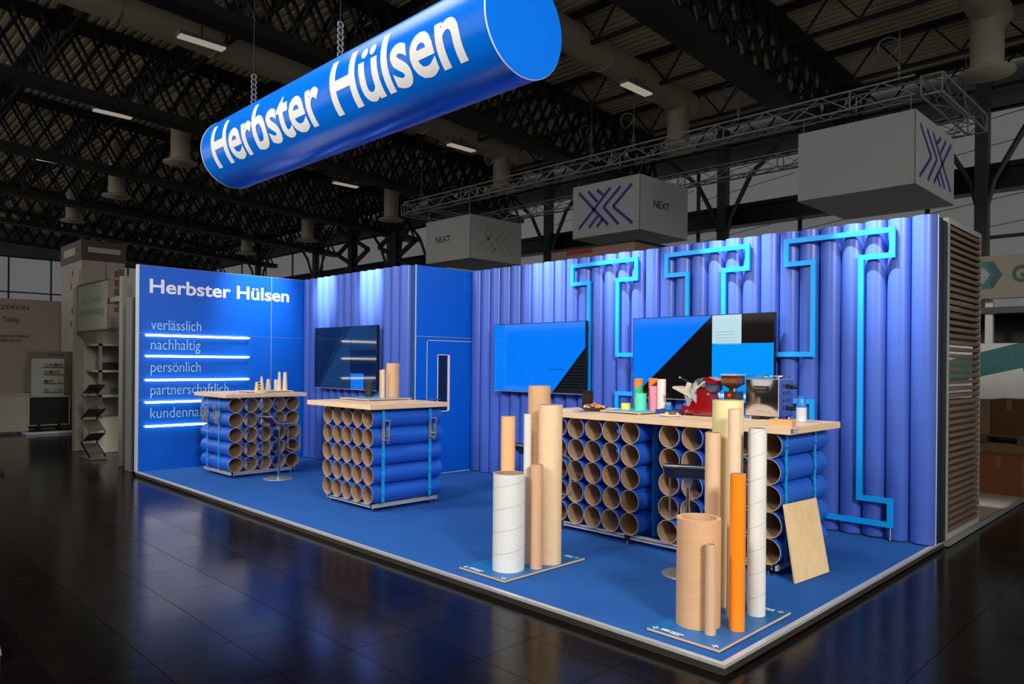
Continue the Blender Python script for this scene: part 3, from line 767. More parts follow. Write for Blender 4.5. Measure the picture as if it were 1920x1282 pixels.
small('tube with green and orange spiral stripes on the counter', -2.30, -1.36, .044, .305, spiral('green_orange', (246, 126, 28), (44, 178, 126), .17, .5, sign=1), zc)
small('tube with brown and orange spiral stripes on the counter', -2.19, -1.27, .044, .31, spiral('brown_orange', (246, 126, 28), (110, 84, 64), .2, .4, sign=1), zc)
small('dark glossy tube with yellow rim on the middle table', -5.658, -2.3, .043, .20, mat('dark_tube', (46, 46, 44), .25, var=.05), zm)
small('slender brown tube in the middle table group', -5.512, -2.2, .036, .335, mat('tan_small', (206, 172, 140), .65, var=.04), zm)
small('thinnest pale tube in front of the thick one on the middle table', -5.35, -2.30, .022, .345, mat('pale_small', (212, 184, 152), .65, var=.04), zm)
small('thick tall brown tube on the middle table', -5.405, -2.12, .082, .42, mat('kraft_small', (204, 160, 122), .65, var=.04), zm)
small('short thin brown tube behind the dark tube on the middle table', -5.56, -2.09, .018, .225, mat('tan_small', (206, 172, 140)), zm)

# clear vase with a cardboard core on the counter
gm, gnt, gp = nodes_of('smoky_glass')
gp.inputs['Base Color'].default_value = lin((120, 104, 84)) + (1,); gp.inputs['Transmission Weight'].default_value = .92; gp.inputs['Roughness'].default_value = .04; gp.inputs['IOR'].default_value = 1.2
t = thing('glass_cylinder', 'smoky clear cylinder with a cardboard core on the counter', 'jar', (-2.905, -1.42, 1.152))
B().pipe((0, 0, .004), (0, 0, .185), .058, .055, 28).build('glass_wall', [gm, gm, gm], t)
B().cyl((0, 0, 0), (0, 0, .004), .058, n=28).build('glass_bottom', gm, t)
B().pipe((-.01, 0, .004), (-.01, 0, .145), .042, .038, 24, 0, 1, 1).build('cardboard_core', [mat('core_card', (214, 180, 146), .7), card_in], t)

# snack bag in a bowl
def lump(name, m_, c, r, sq=(1, 1, 1), seed=0, parent=None, n=10):
    rnd = random.Random(seed); b = B(); prof = []
    vs, fs = [], []
    for i in range(n + 1):
        th = PI * i / n
        for j in range(n):
            ph = 2 * PI * j / n; k = r * (1 + rnd.uniform(-.13, .13))
            vs.append((c[0] + k * math.sin(th) * math.cos(ph) * sq[0], c[1] + k * math.sin(th) * math.sin(ph) * sq[1], c[2] + k * math.cos(th) * sq[2]))
    for i in range(n):
        for j in range(n): fs.append((i * n + j, (i + 1) * n + j, (i + 1) * n + (j + 1) % n, i * n + (j + 1) % n))
    b.add(vs, fs, 0, True); return b.build(name, m_, parent)
t = thing('snack_bowl', 'shallow navy bowl heaped with wrapped orange sweets on the counter', 'bowl', (-2.60, -1.70, 1.152))
B().lathe([(.001, .0), (.08, .002), (.135, .035), (.15, .04), (.13, .03), (.06, .008), (.001, .008)], 28).build('bowl', mat('navy_bowl', (34, 48, 92), .3), t)
sw = [mat('sweet_orange', (236, 130, 40), .25), mat('sweet_yellow', (240, 188, 70), .25), mat('sweet_red', (206, 74, 48), .25), mat('sweet_foil', (200, 204, 220), .15, .6), mat('sweet_blue', (60, 80, 140), .25)]
rnd = random.Random(3)
for k in range(34):
    a = rnd.uniform(0, 2 * PI); q = .115 * math.sqrt(rnd.random())
    ci = rnd.choice((0, 0, 1, 1, 2, 3, 4))
    o = lump('wrapped_sweet', sw[ci], (-2.60 + q * math.cos(a), -1.70 + q * math.sin(a), 1.152 + .034 + .035 * (1 - q / .12) + rnd.uniform(0, .006)), .017, (1.25, 1, .7), k, None, 7)
    tag(o, ('orange', 'yellow', 'red', 'silver', 'blue')[ci] + ' wrapped sweet in the navy bowl on the counter', 'sweet', 'wrapped sweets in the bowl')
for x0, x1, y0, y1, m_, lab in ((-2.62, -2.52, -2.0, -1.86, mat('leaflet_blue', (96, 140, 190), .5), 'pale blue leaflet at the counter edge under the sweets'),
                          (-2.98, -2.76, -1.95, -1.80, mat('leaflet_white', (232, 230, 224), .5), 'white leaflet near the left end of the counter'),
                          (-2.72, -2.52, -1.32, -1.17, mat('leaflet_white', (232, 230, 224)), 'white leaflet at the rear of the counter behind the sweets')):
    b = B().box(x0, x1, y0, y1, 1.152, 1.1535); tag(b.build('leaflet', m_), lab, 'leaflet', 'leaflets on the counter')

# tray, plate and cups beside the slicer
b = B().box(-.125, .125, -.09, .09, 0, .008).box(-.125, .125, -.09, -.082, .008, .045).box(-.125, .125, .082, .09, .008, .045).box(-.125, -.117, -.082, .082, .008, .045).box(.117, .125, -.082, .082, .008, .045)
o = b.build('paper_tray', mat('tray_navy', (36, 62, 122), .45), None, (-1.845, -1.46, 1.152)); tag(o, 'navy paper tray left of the red slicer', 'tray')
o = B().lathe([(.001, 0), (.06, 0), (.1, .014), (.098, .018), (.055, .006), (.001, .006)], 30).build('plate', mat('plate_white', (236, 234, 230), .25), None, (-1.70, -1.72, 1.152)); tag(o, 'small white plate in front of the navy tray', 'plate')
for k, (dx, dy, r) in enumerate(((-.02, -.02, .02), (.03, .0, .024), (.055, .03, .018))):
    o = lump('snack_piece', mat(('snack_gold', 'snack_brown', 'snack_gold')[k], ((226, 178, 92), (120, 84, 56), (226, 178, 92))[k], .6), (-1.70 + dx, -1.72 + dy, 1.152 + .006 + r * .8), r, (1.2, 1, .8), 50 + k)
    tag(o, ('golden snack piece at the left of the white plate', 'brown snack piece on the white plate', 'small golden snack piece at the right of the white plate')[k], 'snack', 'snacks on the white plate')
t = thing('paper_cup', 'small blue cup holding sticks in the navy tray', 'cup', (-1.885, -1.46, 1.160))
B().pipe((0, 0, 0), (0, 0, .075), .034, .031, 24).build('cup_wall', [mat('cup_blue', (20, 128, 214), .4)] * 3, t)
B().cyl((0, 0, 0), (0, 0, .004), .032, n=24).build('cup_bottom', MATS['cup_blue'], t)
for k in range(14):
    a = k * 2.4; q = .022 * math.sqrt((k + .5) / 14)
    B().cyl((q * .5 * math.cos(a), q * .5 * math.sin(a), .005), (q * 1.25 * math.cos(a), q * 1.25 * math.sin(a), .098 + .008 * math.sin(k * 3)), .0028, n=6).build('stick', mat('stick_silver', (196, 200, 214), .3, .4), t)

# meat slicer, side profile towards the front
red = mat('slicer_red', (132, 8, 20), .12, var=.04, coat=.6)
cream = mat('slicer_cream', (214, 204, 184), .3, .2, var=.05)
X0 = -1.54
t = thing('meat_slicer', 'dark red meat slicer with cream carriage on the counter', 'slicer', (X0, -1.42, 1.152))
def sp(name, pts, a0, a1, m_, par=None): return B().prism([(x - X0, z - 1.152) for x, z in pts], 'xz', a0, a1).build(name, m_, par or t)
body = sp('body', [[-1.715, 1.247], [-1.714, 1.168], [-1.40, 1.168], [-1.412, 1.314], [-1.432, 1.381], [-1.466, 1.406], [-1.515, 1.407], [-1.548, 1.36], [-1.616, 1.281], [-1.633, 1.241], [-1.668, 1.228]], -.08, .06, red)
bv = body.modifiers.new('bevel', 'BEVEL'); bv.width = .012; bv.segments = 3
for x in (-.155, .115):
    for y in (-.06, .045): B().cyl((x, y, 0), (x, y, .018), .017, .013, n=12).build('foot', black, t)
B().cyl((-.12, -.08, .04), (-.12, -.092, .04), .011, n=14).build('switch_knob', chrome, t)
B().cyl((.10, -.08, .205), (.10, -.09, .205), .012, n=14).build('side_button', grey_m, t)
sp('carriage_arm', [[-1.809, 1.41], [-1.791, 1.42], [-1.684, 1.404], [-1.613, 1.375], [-1.574, 1.343], [-1.591, 1.315], [-1.643, 1.332], [-1.688, 1.35], [-1.804, 1.4]], -.10, .05, cream)
sp('carriage_plate', [[-1.658, 1.462], [-1.541, 1.423], [-1.609, 1.376], [-1.679, 1.404]], -.085, -.07, cream)
sp('blade_guard', [[-1.461, 1.473], [-1.449, 1.468], [-1.58, 1.366], [-1.601, 1.369]], -.125, -.105, cream)
sp('carriage_stand', [[-1.714, 1.344], [-1.652, 1.323], [-1.621, 1.313], [-1.625, 1.238], [-1.673, 1.236]], -.05, .05, mat('slicer_grey', (186, 184, 190), .35, .3))
B().cyl((-1.60 - X0, -.12, 1.335 - 1.152), (-1.60 - X0, .06, 1.335 - 1.152), .02, n=16).build('carriage_pivot', cream, t)
hd = B().cyl((-1.747 - X0, -.07, 1.501 - 1.152), (-1.665 - X0, -.07, 1.468 - 1.152), .007, n=10).build('push_handle', black, t)
B().cyl((-1.75 - X0, -.07, 1.502 - 1.152), (-1.735 - X0, -.07, 1.496 - 1.152), .009, n=10).build('handle_tip', chrome, hd)
# blade disc lies in a tilted plane
o = B().cyl((0, -.006, 0), (0, .006, 0), .125, n=40).build('blade', chrome, t, (-1.535 - X0, -.02, 1.375 - 1.152), (0, math.radians(-40), math.radians(62)))
sp('motor_cover', [[-1.506, 1.457], [-1.41, 1.464], [-1.372, 1.45], [-1.372, 1.405], [-1.40, 1.372], [-1.446, 1.379], [-1.488, 1.408]], -.06, .05, mat('slicer_dark', (72, 80, 100), .4))
sp('sharpener_cover', [[-1.494, 1.496], [-1.439, 1.512], [-1.356, 1.48], [-1.36, 1.45], [-1.418, 1.453], [-1.494, 1.481]], -.09, .06, red)
sp('top_housing', [[-1.528, 1.499], [-1.503, 1.504], [-1.473, 1.466], [-1.481, 1.413], [-1.515, 1.416], [-1.532, 1.461]], -.07, .05, mat('slicer_silver', (150, 156, 170), .25, .7))

# coffee grinder
t = thing('coffee_grinder', 'coffee grinder with bean hopper between slicer and espresso machine', 'grinder', (-1.255, -1.40, 1.152))
B().box(-.06, .06, -.09, .09, 0, .02).build('base', black, t)
B().box(-.058, .058, -.05, .08, .02, .235).build('body', mat('grinder_copper', (150, 104, 90), .18, .9, var=.05), t)
B().cyl((-.005, -.05, .20), (-.005, -.054, .20), .017, n=16).build('badge', mat('badge_red', (208, 50, 70), .4), t)
B().cyl((0, 0, .235), (0, 0, .27), .035, n=18).build('neck', chrome, t)
hp = B().add([(sx * a, sy * a, z) for a, z in ((.03, .262), (.074, .30), (.074, .375)) for sx, sy in ((-1, -1), (1, -1), (1, 1), (-1, 1))],
        [(0, 1, 5, 4), (1, 2, 6, 5), (2, 3, 7, 6), (3, 0, 4, 7), (4, 5, 9, 8), (5, 6, 10, 9), (6, 7, 11, 10), (7, 4, 8, 11), (0, 3, 2, 1)]).build('hopper', mat('hopper_smoke', (70, 46, 32), .15, var=.1), t)
B().box(-.0745, .0745, -.0745, .0745, .31, .35).build('coffee_beans', mat('beans', (120, 66, 26), .4, var=.4, scale=60), hp)
B().box(-.077, .077, -.077, .077, .375, .39).build('hopper_lid', mat('lid_lilac', (170, 166, 200), .2), hp)

# espresso machine seen from its chrome back
t = thing('espresso_machine', 'polished chrome espresso machine with its back to the visitor', 'coffee machine', (-.982, -1.255, 1.152))
b = B(); n = 10
hx, hy, z0, z1 = .148, .145, .03, .345
for i in range(n):     # back panel shaped to bulge outwards so it mirrors tubes and carpet
    for j in range(n):
        vs = []
        for (a, c) in ((i, j), (i + 1, j), (i + 1, j + 1), (i, j + 1)):
            u, v = a / n, c / n
            vs.append((-hx + 2 * hx * u, -hy - .014 * math.sin(PI * u) * math.sin(PI * v), z0 + (z1 - z0) * v))
        b.add(vs, [(0, 1, 2, 3)], 0, True)
bp = b.build('back_panel', chrome, t)
bm = bmesh.new(); bm.from_mesh(bp.data); bmesh.ops.remove_doubles(bm, verts=bm.verts, dist=1e-5); bm.to_mesh(bp.data); bm.free()
sd = B().box(hx - .002, hx, -hy, hy, z0, z1).build('side_panel', chrome, t)
B().box(-hx, -hx + .002, -hy, hy, z0, z1).build('side_panel', chrome, t)
B().box(-hx + .002, hx - .002, hy - .03, hy - .002, z0, z1).build('front_panel', steel, t)
B().box(-hx, hx, -hy, hy, z1, z1 + .006).build('cup_tray', steel, t)
B().box(-hx + .01, hx - .01, -hy + .03, hy - .01, .02, z0).build('drip_base', black, t)
slot_m = mat('slot_dark', (34, 16, 12), .5)
for i in range(3):
    for j in range(4):
        B().lathe([(.001, 0), (.0085, .001), (.001, .0015)], 14).build('vent_slot', slot_m, sd, (hx + .0005, -.04 + i * .05, z0 + .07 + j * .065), (0, PI / 2, 0)).scale = (2.0, 1.0, 1)
B().box(hx, hx + .004, -hy, -hy + .01, z0, z1 + .03).build('edge_rail', alu_white, t)
B().sweep([(-hx + .01, -hy + .01, z1 + .03), (hx - .01, -hy + .01, z1 + .03), (hx - .01, hy - .01, z1 + .03), (-hx + .01, hy - .01, z1 + .03)], .005, 8, 0, True).build('cup_rail', chrome, t)
for sx in (-1, 0, 1):
    for sy in (-1, 1): B().cyl((sx * (hx - .01), sy * (hy - .01), z1), (sx * (hx - .01), sy * (hy - .01), z1 + .03), .004, n=8).build('rail_post', chrome, t)
for sx in (-1, 1):
    for sy in (-1, 1): B().cyl((sx * (hx - .03), sy * (hy - .035), 0), (sx * (hx - .03), sy * (hy - .035), .03), .02, .015, n=14).build('foot', chrome, t)
np_ = B().box(-.068, .068, -hy - .017, -hy - .006, .248, .29).build('name_plate', mat('plate_dark', (52, 44, 40), .3, .5), t)
letters('ROCKET', (-.06, -hy - .0175, .262), (1, 0, 0), (0, 0, 1), .11, .017, .01, .001).build('lettering', mat('plate_gold', (196, 160, 110), .3, .6), np_)
for z in (.09, .28): B().cyl((hx, hy - .03, z), (hx + .05, hy - .02, z + .005), .016, .022, n=14).build('steam_knob', black, t)
B().cyl((-.08, -.16, .012), (.0, -.16, .012), .012, n=12).build('filter_handle', black, t)

# bottle and wooden block
t = thing('paper_cups', 'stack of ribbed grey cups under a blue bottle at the counter end', 'bottle', (-.632, -1.40, 1.152))
prof = [(.001, 0)]
for k in range(7): prof += [(.0405, .002 + k * .0172), (.0425, .006 + k * .0172), (.0415, .0165 + k * .0172)]
B().lathe(prof + [(.038, .122)], 26).build('ribbed_base', mat('cup_grey', (196, 200, 210), .4), t)
B().lathe([(.040, .12), (.040, .15), (.031, .185), (.027, .198), (.030, .212), (.031, .216), (.001, .216)], 26).build('bottle_top', mat('bottle_blue', (0, 122, 208), .35), t)
B().cyl((-.022, -.024, .186), (-.028, -.031, .186), .0095, n=14).build('round_sticker', mat('sticker_red', (214, 62, 70), .5), t)
o = B().box(-.09, .09, -.035, .035, 0, .056).build('wooden_block', mat('block_wood', (222, 172, 116), .5, var=.06, stretch=(1, 8, 8)), None, (-.525, -1.985, 1.152))
tag(o, 'plain wooden block on the counter corner by the espresso machine', 'block')

# paper cones, house model and cap on the rear table
cone_m = mat('paper_cone', (222, 204, 178), .65, var=.05)
for x, y, r0, r1, h, lab in ((-8.216, -2.45, .04, .010, .21, 'pointed paper cone on the rear table'), (-8.251, -2.33, .04, .022, .165, 'short blunt paper cone on the rear table'),
                             (-8.20, -2.235, .028, .024, .16, 'shortest straight paper cone of the right trio on the rear table'), (-8.16, -2.20, .032, .016, .275, 'tall slim paper cone of the right trio on the rear table'),
                             (-8.13, -2.125, .038, .024, .27, 'tall wide paper cone at the right of the rear table')):
    b = B().cyl((0, 0, 0), (0, 0, h), r0, r1, 22, 0, (True, False)); b.cyl((0, 0, h), (0, 0, h - .02), r1 - .0015, r1, 22, 0, (False, True))
    tag(b.build('paper_cone', cone_m, None, (x, y, zr)), lab, 'cone', 'paper cones on the rear table')
t = thing('block_model', 'little beige block with dark window slots on the rear table', 'model', (-8.10, -2.56, zr))
B().add([(sx * a, sy * a, z) for a, z in ((.036, 0), (.028, .13)) for sx, sy in ((-1, -1), (1, -1), (1, 1), (-1, 1))], [(0, 1, 5, 4), (1, 2, 6, 5), (2, 3, 7, 6), (3, 0, 4, 7), (4, 5, 6, 7), (0, 3, 2, 1)]).build('block', mat('block_beige', (228, 206, 150), .6), t)
for k in range(3): B().box(.028, .036, -.02, .02, .02 + k * .04, .04 + k * .04).build('slot', mat('slot_olive', (88, 76, 24), .6), t)
o = B().lathe([(.001, .0), (.07, .0), (.1, .012), (.097, .016), (.06, .006), (.001, .006)], 26).build('plate', MATS['plate_white'], None, (-7.93, -2.6, 1.165)); tag(o, 'round white plate on the rear table', 'plate')

# ================================================================== HANGING TUBE SIGN
SY, SZ, SR, SX0, SX1 = -2.9, 4.55, .47, -8.20, -2.43
t = thing('hanging_tube_sign', 'huge blue hanging tube with white lettering above the stand', 'sign', (0, SY, SZ))
sign_m = mat('sign_blue', (0, 112, 230), .22, var=.02, scale=2)
b = B().cyl((SX0, 0, 0), (SX1, 0, 0), SR, n=72, caps=(False, False)); b.build('body', sign_m, t)
for x, sg in ((SX0, -1), (SX1, 1)):
    B().cyl((x, 0, 0), (x + sg * .012, 0, 0), SR - .002, n=72).build('end_cap', sign_m, t)
    B().pipe((x - .006, 0, 0), (x + .006, 0, 0), SR + .003, SR - .004, 72, 0, 0, 0).build('rim', white_print, t)
vs, fs = text2d('Herbster Hülsen', .022)
me = bpy.data.meshes.new('lt'); me.from_pydata(vs, [], fs)
bm = bmesh.new(); bm.from_mesh(me)
for k in range(-4, 16):
    bmesh.ops.bisect_plane(bm, geom=bm.verts[:] + bm.edges[:] + bm.faces[:], plane_co=(0, k * .07, 0), plane_no=(0, 1, 0))
bmesh.ops.triangulate(bm, faces=[f for f in bm.faces if len(f.verts) > 4])
bm.to_mesh(me); bm.free()
xs = [v.co.x for v in me.vertices]; xa, xb = min(xs), max(xs); capH = max(v[1] for v in text_caps(.022))
TX0, TX1, TH, TMID = -7.86, -2.76, .56, math.radians(-7)   # extent along the tube, letter height along the arc, mid angle
for v in me.vertices:
    u = (v.co.x - xa) / (xb - xa); arc = (v.co.y / capH - .5) * TH
    an = TMID + arc / SR
    v.co = (TX0 + (TX1 - TX0) * u, -(SR + .004) * math.cos(an), (SR + .004) * math.sin(an))
me.materials.append(white_print)
put('lettering', me, t)
for x in (-7.6, -5.4, -3.2):
    zt = roof_z(SY, 10.05) - SZ
    o = B().cyl((x, 0, SR), (x, 0, zt), .008, n=6).build('suspension_cable', black_metal, t)
    bb = B()
    for k in range(7): bb.pipe((x - .008, 0, SR + .06 + k * .07), (x + .008, 0, SR + .06 + k * .07), .04, .028, 12, 0, 0, 0)
    bb.build('chain', steel, o)

# ================================================================== NEIGHBOURS: white cubes on a truss
cube_m = mat('cube_white', (206, 206, 204), .7, var=.03, scale=1)
line_m = mat('cube_edge', (110, 110, 108), .7)
ink = mat('ink_dark', (34, 36, 40), .6); purple = mat('logo_purple', (74, 66, 168), .6); pale_y = mat('logo_yellow', (198, 198, 158), .6)
truss_m = mat('truss_alu', (168, 170, 168), .35, .6, var=.05)
strokes = [((.097, .13), (.55, .825)), ((.24, .13), (.385, .36)), ((.376, .137), (.476, .256)), ((.58, .145), (.097, .82)), ((.727, .158), (.476, .48)), ((.476, .48), (.70, .845)), ((.89, .153), (.618, .5)), ((.618, .5), (.90, .86)), ((.40, .62), (.26, .82)), ((.47, .70), (.38, .83))]
def cube(label, x0, x1, y0, y1, z0, z1, deco, group='white cubes hanging from the truss'):
    t = thing('hanging_cube', label, 'cube sign', (x0, y0, z0), group=group)
    W_, D_, H_ = x1 - x0, y1 - y0, z1 - z0
    B().box(0, W_, 0, D_, 0, H_).build('box', cube_m, t)
    e = .012
    b = B().box(W_ - e, W_ + .002, -.002, e, -.002, H_).box(0, W_, -.002, .0, -.002, e * 1.6).box(W_, W_ + .002, 0, D_, -.002, e * 1.6); b.build('edge_profile', line_m, t)
    for kind, face, m_ in deco:
        if kind == 'logo':
            b = B()
            for p, q in strokes:
                if face == 'front':
                    P, Q = [Vector((s_[0] * W_, -.004, H_ * (1 - s_[1]))) for s_ in (p, q)]; b.bar(P, Q, .085, .004, up=(0, 1, 0))
                else:
                    P, Q = [Vector((W_ + .004, (1 - s_[0]) * D_ if face == 'sidem' else s_[0] * D_, H_ * (1 - s_[1]))) for s_ in (p, q)]; b.bar(P, Q, .085, .004, up=(1, 0, 0))
            b.build('printed_logo', m_, t)
        else:
            if face == 'front': bb = letters('NEXT', (W_ * .23, 0, H_ * .47), (1, 0, 0), (0, 0, 1), W_ * .33, .20, .012, .004)
            else: bb = letters('NEXT', (W_, D_ * .27, H_ * .47), (0, 1, 0), (0, 0, 1), D_ * .33, .20, .012, .004)
            bb.build('lettering', m_, t)
    zt_ = 7.05 - z0
    for a in (.1, W_ - .1):
        B().cyl((a, .05, H_), (a, 8.7 + (.19 if y0 > 8.5 else -.19) - y0, zt_), .008, n=6).build('drop_wire', truss_m, t)
        B().cyl((a, D_ - .1, H_), (a, 11.81 - y0, zt_), .008, n=6).build('drop_wire', truss_m, t)
cube('white cube reading NEXT on its left face, smallest of the three', -18.8, -16.41, 8.85, 11.3, 5.14, 6.63, (('text', 'front', ink), ('logo', 'side', pale_y)))
cube('middle white cube with a purple arrow logo on its left face', -11.68, -9.36, 8.6, 10.95, 5.19, 6.68, (('logo', 'front', purple), ('text', 'side', ink)))
cube('largest white cube at the right with a purple logo on its side', -5.04, -2.67, 8.47, 11.2, 5.25, 6.75, (('logo', 'sidem', purple),))
def truss(label, p, q, s_=.38):
    t = thing('lighting_truss', label, 'truss', p, group='silver trusses carrying the cubes'); q = Vector(q) - Vector(p); d = q.normalized(); L = q.length
    r = d.cross(Vector((0, 0, 1))); up = Vector((0, 0, 1)); n = max(2, int(L / .62))
    cor = [r * a * s_ / 2 + up * c * s_ / 2 for a, c in ((-1, -1), (1, -1), (1, 1), (-1, 1))]
    for c in cor: B().cyl(c, c + q, .026, n=8).build('chord', truss_m, t)
    b = B()
    for k in range(n):
        a0, a1 = d * (L * k / n), d * (L * (k + 1) / n)
        for i in range(4):
            c0, c1 = cor[i], cor[(i + 1) % 4]
            b.bar(c0 + a0, c1 + a1, .02) if k % 2 else b.bar(c1 + a0, c0 + a1, .02)
    for k in range(0, n + 1, 5):
        for i in range(4): b.bar(cor[i] + d * (L * k / n), cor[(i + 1) % 4] + d * (L * k / n), .03)
    o = b.build('web_bars', truss_m, t); o['kind'] = 'stuff'
TZ = 7.25
truss('long silver truss above the front of the white cubes', (-19.66, 8.7, TZ), (-2.7, 8.7, TZ))
truss('silver truss above the rear of the white cubes', (-19.66, 12.0, TZ), (-2.7, 12.0, TZ))
truss('short silver truss at the right end of the cubes', (-2.45, 8.7, TZ), (-2.45, 12.2, TZ))
truss('short silver truss at the left end of the cubes', (-19.9, 8.7, TZ), (-19.9, 12.2, TZ))
t = thing('brown_kiosk', 'reddish brown booth top peeking over the ribbed wall below the middle cube', 'booth', (-10.15, 6.0, FZ))
B().box(0, 2.5, 0, 2.2, 0, 4.42).build('body', mat('kiosk_brown', (150, 118, 106), .7, var=.05, scale=1), t)
B().box(.5, 1.3, -.01, 0, 4.3, 4.4).build('red_strip', mat('kiosk_red', (150, 40, 30), .6), t)
B().box(.52, .64, -.012, 0, 3.95, 4.14).build('red_square', MATS['kiosk_red'], t)
B().box(-.03, 2.53, -.03, 2.23, 4.42, 4.47).build('roof_edge', black_metal, t)
coil_m = mat('coil_grey', (120, 130, 140), .4, .3); coil_b = mat('coil_blue', (40, 84, 140), .4)
for k, (x, y, lab) in enumerate(((-18.9, 8.7, 'above the left end of the truss'), (-15.1, 8.7, 'between first and middle white cube'), (-11.1, 8.7, 'above the left edge of the middle cube'), (-9.65, 8.7, 'above the right edge of the middle cube'),
                            (-6.6, 8.7, 'left of the largest cube'), (-3.05, 8.7, 'at the truss corner above the largest cube'), (-2.62, 11.9, 'right of the largest cube'))):
    t = thing('suspension_cable', 'roof cable with coil, ' + lab, 'cable', (x, y, TZ + .218), group='cables holding the truss')
    zt = roof_z(y, 10.25) - TZ - .218
    B().cyl((0, 0, .3), (0, 0, zt), .009, n=6).build('wire', truss_m, t)
    bb = B()
    for q in range(3): bb.pipe((-.01, 0, .06 + q * .1), (.01, 0, .06 + q * .1), .06, .045, 12, 0, 0, 0)
    bb.build('shackle', truss_m, t)
    cx = -.22
    pts = [(cx + .2 * math.cos(a_), .05 * math.sin(a_ * 2), .75 + .2 * math.sin(a_)) for a_ in [2 * PI * i / 20 for i in range(20)]]
    B().sweep(pts, .018, 6, 0, True).build('coil', coil_m if k % 2 else coil_b, t)

# ================================================================== NEIGHBOUR ON THE RIGHT
t = thing('slatted_screen', 'tall wooden slat screen at the right end of the ribbed wall', 'screen wall', (-.02, .30, 0))
fr_m = mat('screen_frame', (150, 150, 142), .6)
for (a, c) in ((.0, .05), (1.15, 1.2)): B().box(-.03, .03, a, c, 0, 3.02).build('frame_post', fr_m, t)
B().box(-.03, .03, .05, 1.15, 2.97, 3.02).build('frame_rail', fr_m, t); B().box(-.03, .03, .05, 1.15, 0, .05).build('frame_rail', fr_m, t)
wood_s = mat('slat_wood', (98, 80, 66), .6, var=.2, scale=6, stretch=(1, .3, 6))
sl = B().box(-.04, .035, -.56, .56, -.017, .017).mesh('slat', wood_s)
for k in range(46): put('slat', sl, t, (0, .60, .085 + k * .0632))
nf = thing('neighbour_floor', None, None, (0, 0, 0), kind='structure')
B().box(-9, -.0, .3, 9.5, FZ + .002, -.008).build('floor_plate', mat('pale_floor', (150, 142, 130), .6, var=.05), nf)
B().box(-.0, .03, .3, 9.5, FZ + .002, -.004).build('edge_strip', grey_m, nf)
brown = mat('box_card', (116, 78, 46), .75, var=.08, scale=4); brown2 = mat('box_card_light', (126, 98, 70), .75, var=.08, scale=4)
def carton(label, x0, x1, y0, y1, z0, z1, m_):
    t = thing('carton', label, 'box', ((x0 + x1) / 2, (y0 + y1) / 2, z0), group='cartons on the neighbouring floor'); a, c, h_ = (x1 - x0) / 2, (y1 - y0) / 2, z1 - z0
    B().box(-a, a, -c, c, 0, h_ - .006).build('body', m_, t)
    for sx in (-1, 1): B().box(min(0.003 * sx, a * sx), max(.003 * sx, a * sx), -c, c, h_ - .006, h_).build('flap', m_, t)
    B().box(-.03, .03, -c - .001, -c, h_ * .7, h_ - .006).build('tape', mat('tape_brown', (132, 96, 62), .4), t)
carton('front reddish brown carton on the right edge', -.50, .0, 3.62, 4.1, -.008, .49, mat('box_red', (120, 66, 30), .75, var=.06))
carton('pale brown carton leaning behind the front carton', -1.05, -.52, 3.72, 4.15, -.008, .55, brown2)
t = thing('pallet', 'wooden pallet between the stacked cartons', 'pallet', (-.45, 4.55, .60))
for k in range(5): B().box(-.6, .4, -.38 + k * .18, -.26 + k * .18, .09, .115).build('deck_board', wood_s, t)
for x in (-.55, -.1, .35): B().box(x - .05, x + .05, -.38, .46, 0, .09).build('bearer', wood_s, t)
o = B().box(-.6, .4, -.36, .44, 0, .608).build('crate_base', brown2, None, (-.45, 4.55, -.008)); tag(o, 'plain crate under the pallet at the right edge', 'crate')
carton('large brown carton standing on the pallet, left one', -1.0, -.46, 4.2, 4.8, .715, 1.17, brown2)
carton('large dark brown carton standing on the pallet, right one', -.45, -.04, 4.2, 4.8, .715, 1.19, mat('box_dark', (92, 56, 28), .75, var=.06))
t = thing('fascia_sign', 'pale fascia with a green hexagon logo and green lettering', 'sign', (-1.3, 5.6, 2.55))
B().box(-.4, 2.2, 0, .12, .12, .77).build('fascia', mat('fascia_beige', (148, 142, 124), .6), t)
teal1 = mat('logo_teal', (24, 104, 98), .5); teal2 = mat('logo_dark_teal', (10, 66, 74), .5)
hexp = lambda cx, cz, r: [(cx + r * math.cos(PI / 3 * i), cz + r * math.sin(PI / 3 * i)) for i in range(6)]
lgp = B().prism(hexp(.44, .48, .24), 'xz', -.01, 0).build('logo_hexagon', teal1, t)
B().prism([(.56, .69), (.68, .48), (.56, .27), (.50, .36), (.57, .48), (.50, .60)], 'xz', -.016, -.01).build('logo_facet', teal2, lgp)
B().prism([(.34, .48), (.44, .60), (.53, .48), (.44, .34)], 'xz', -.02, -.01).build('logo_gem', mat('logo_pale', (150, 156, 146), .5), lgp)
letters('GRÜN', (.81, -.002, .36), (1, 0, 0), (0, 0, 1), .75, .24, .03, .01).build('lettering', teal2, t)
t = thing('neighbour_booth', 'dark booth opening with white posts under the fascia', 'booth', (-1.3, 5.9, 0))
B().box(-.6, 2.4, .9, 1.0, -.008, 2.6).build('rear_panel', mat('booth_dark', (58, 52, 48), .7), t)
for x in (.42, 1.55): B().box(x, x + .1, -.1, 0, -.008, 2.67).build('post', white_m, t)
B().box(-.6, 2.4, -.15, .9, 2.45, 2.55).build('canopy', black, t)
B().box(1.05, 1.13, .3, .38, 1.9, 2.45).build('orange_pole', mat('orange_pole', (150, 84, 30), .5), t)
t = thing('printed_counter', 'teal and white printed counter behind the cartons', 'counter', (-1.3, 5.3, 0))
B().box(-.4, 2.2, 0, .35, -.008, 1.98).build('body', mat('counter_teal', (36, 112, 112), .5, var=.06), t)
B().prism([(-.4, 1.98), (.95, 1.98), (-.4, 1.6)], 'xz', -.004, 0).build('white_wedge', white_m, t)
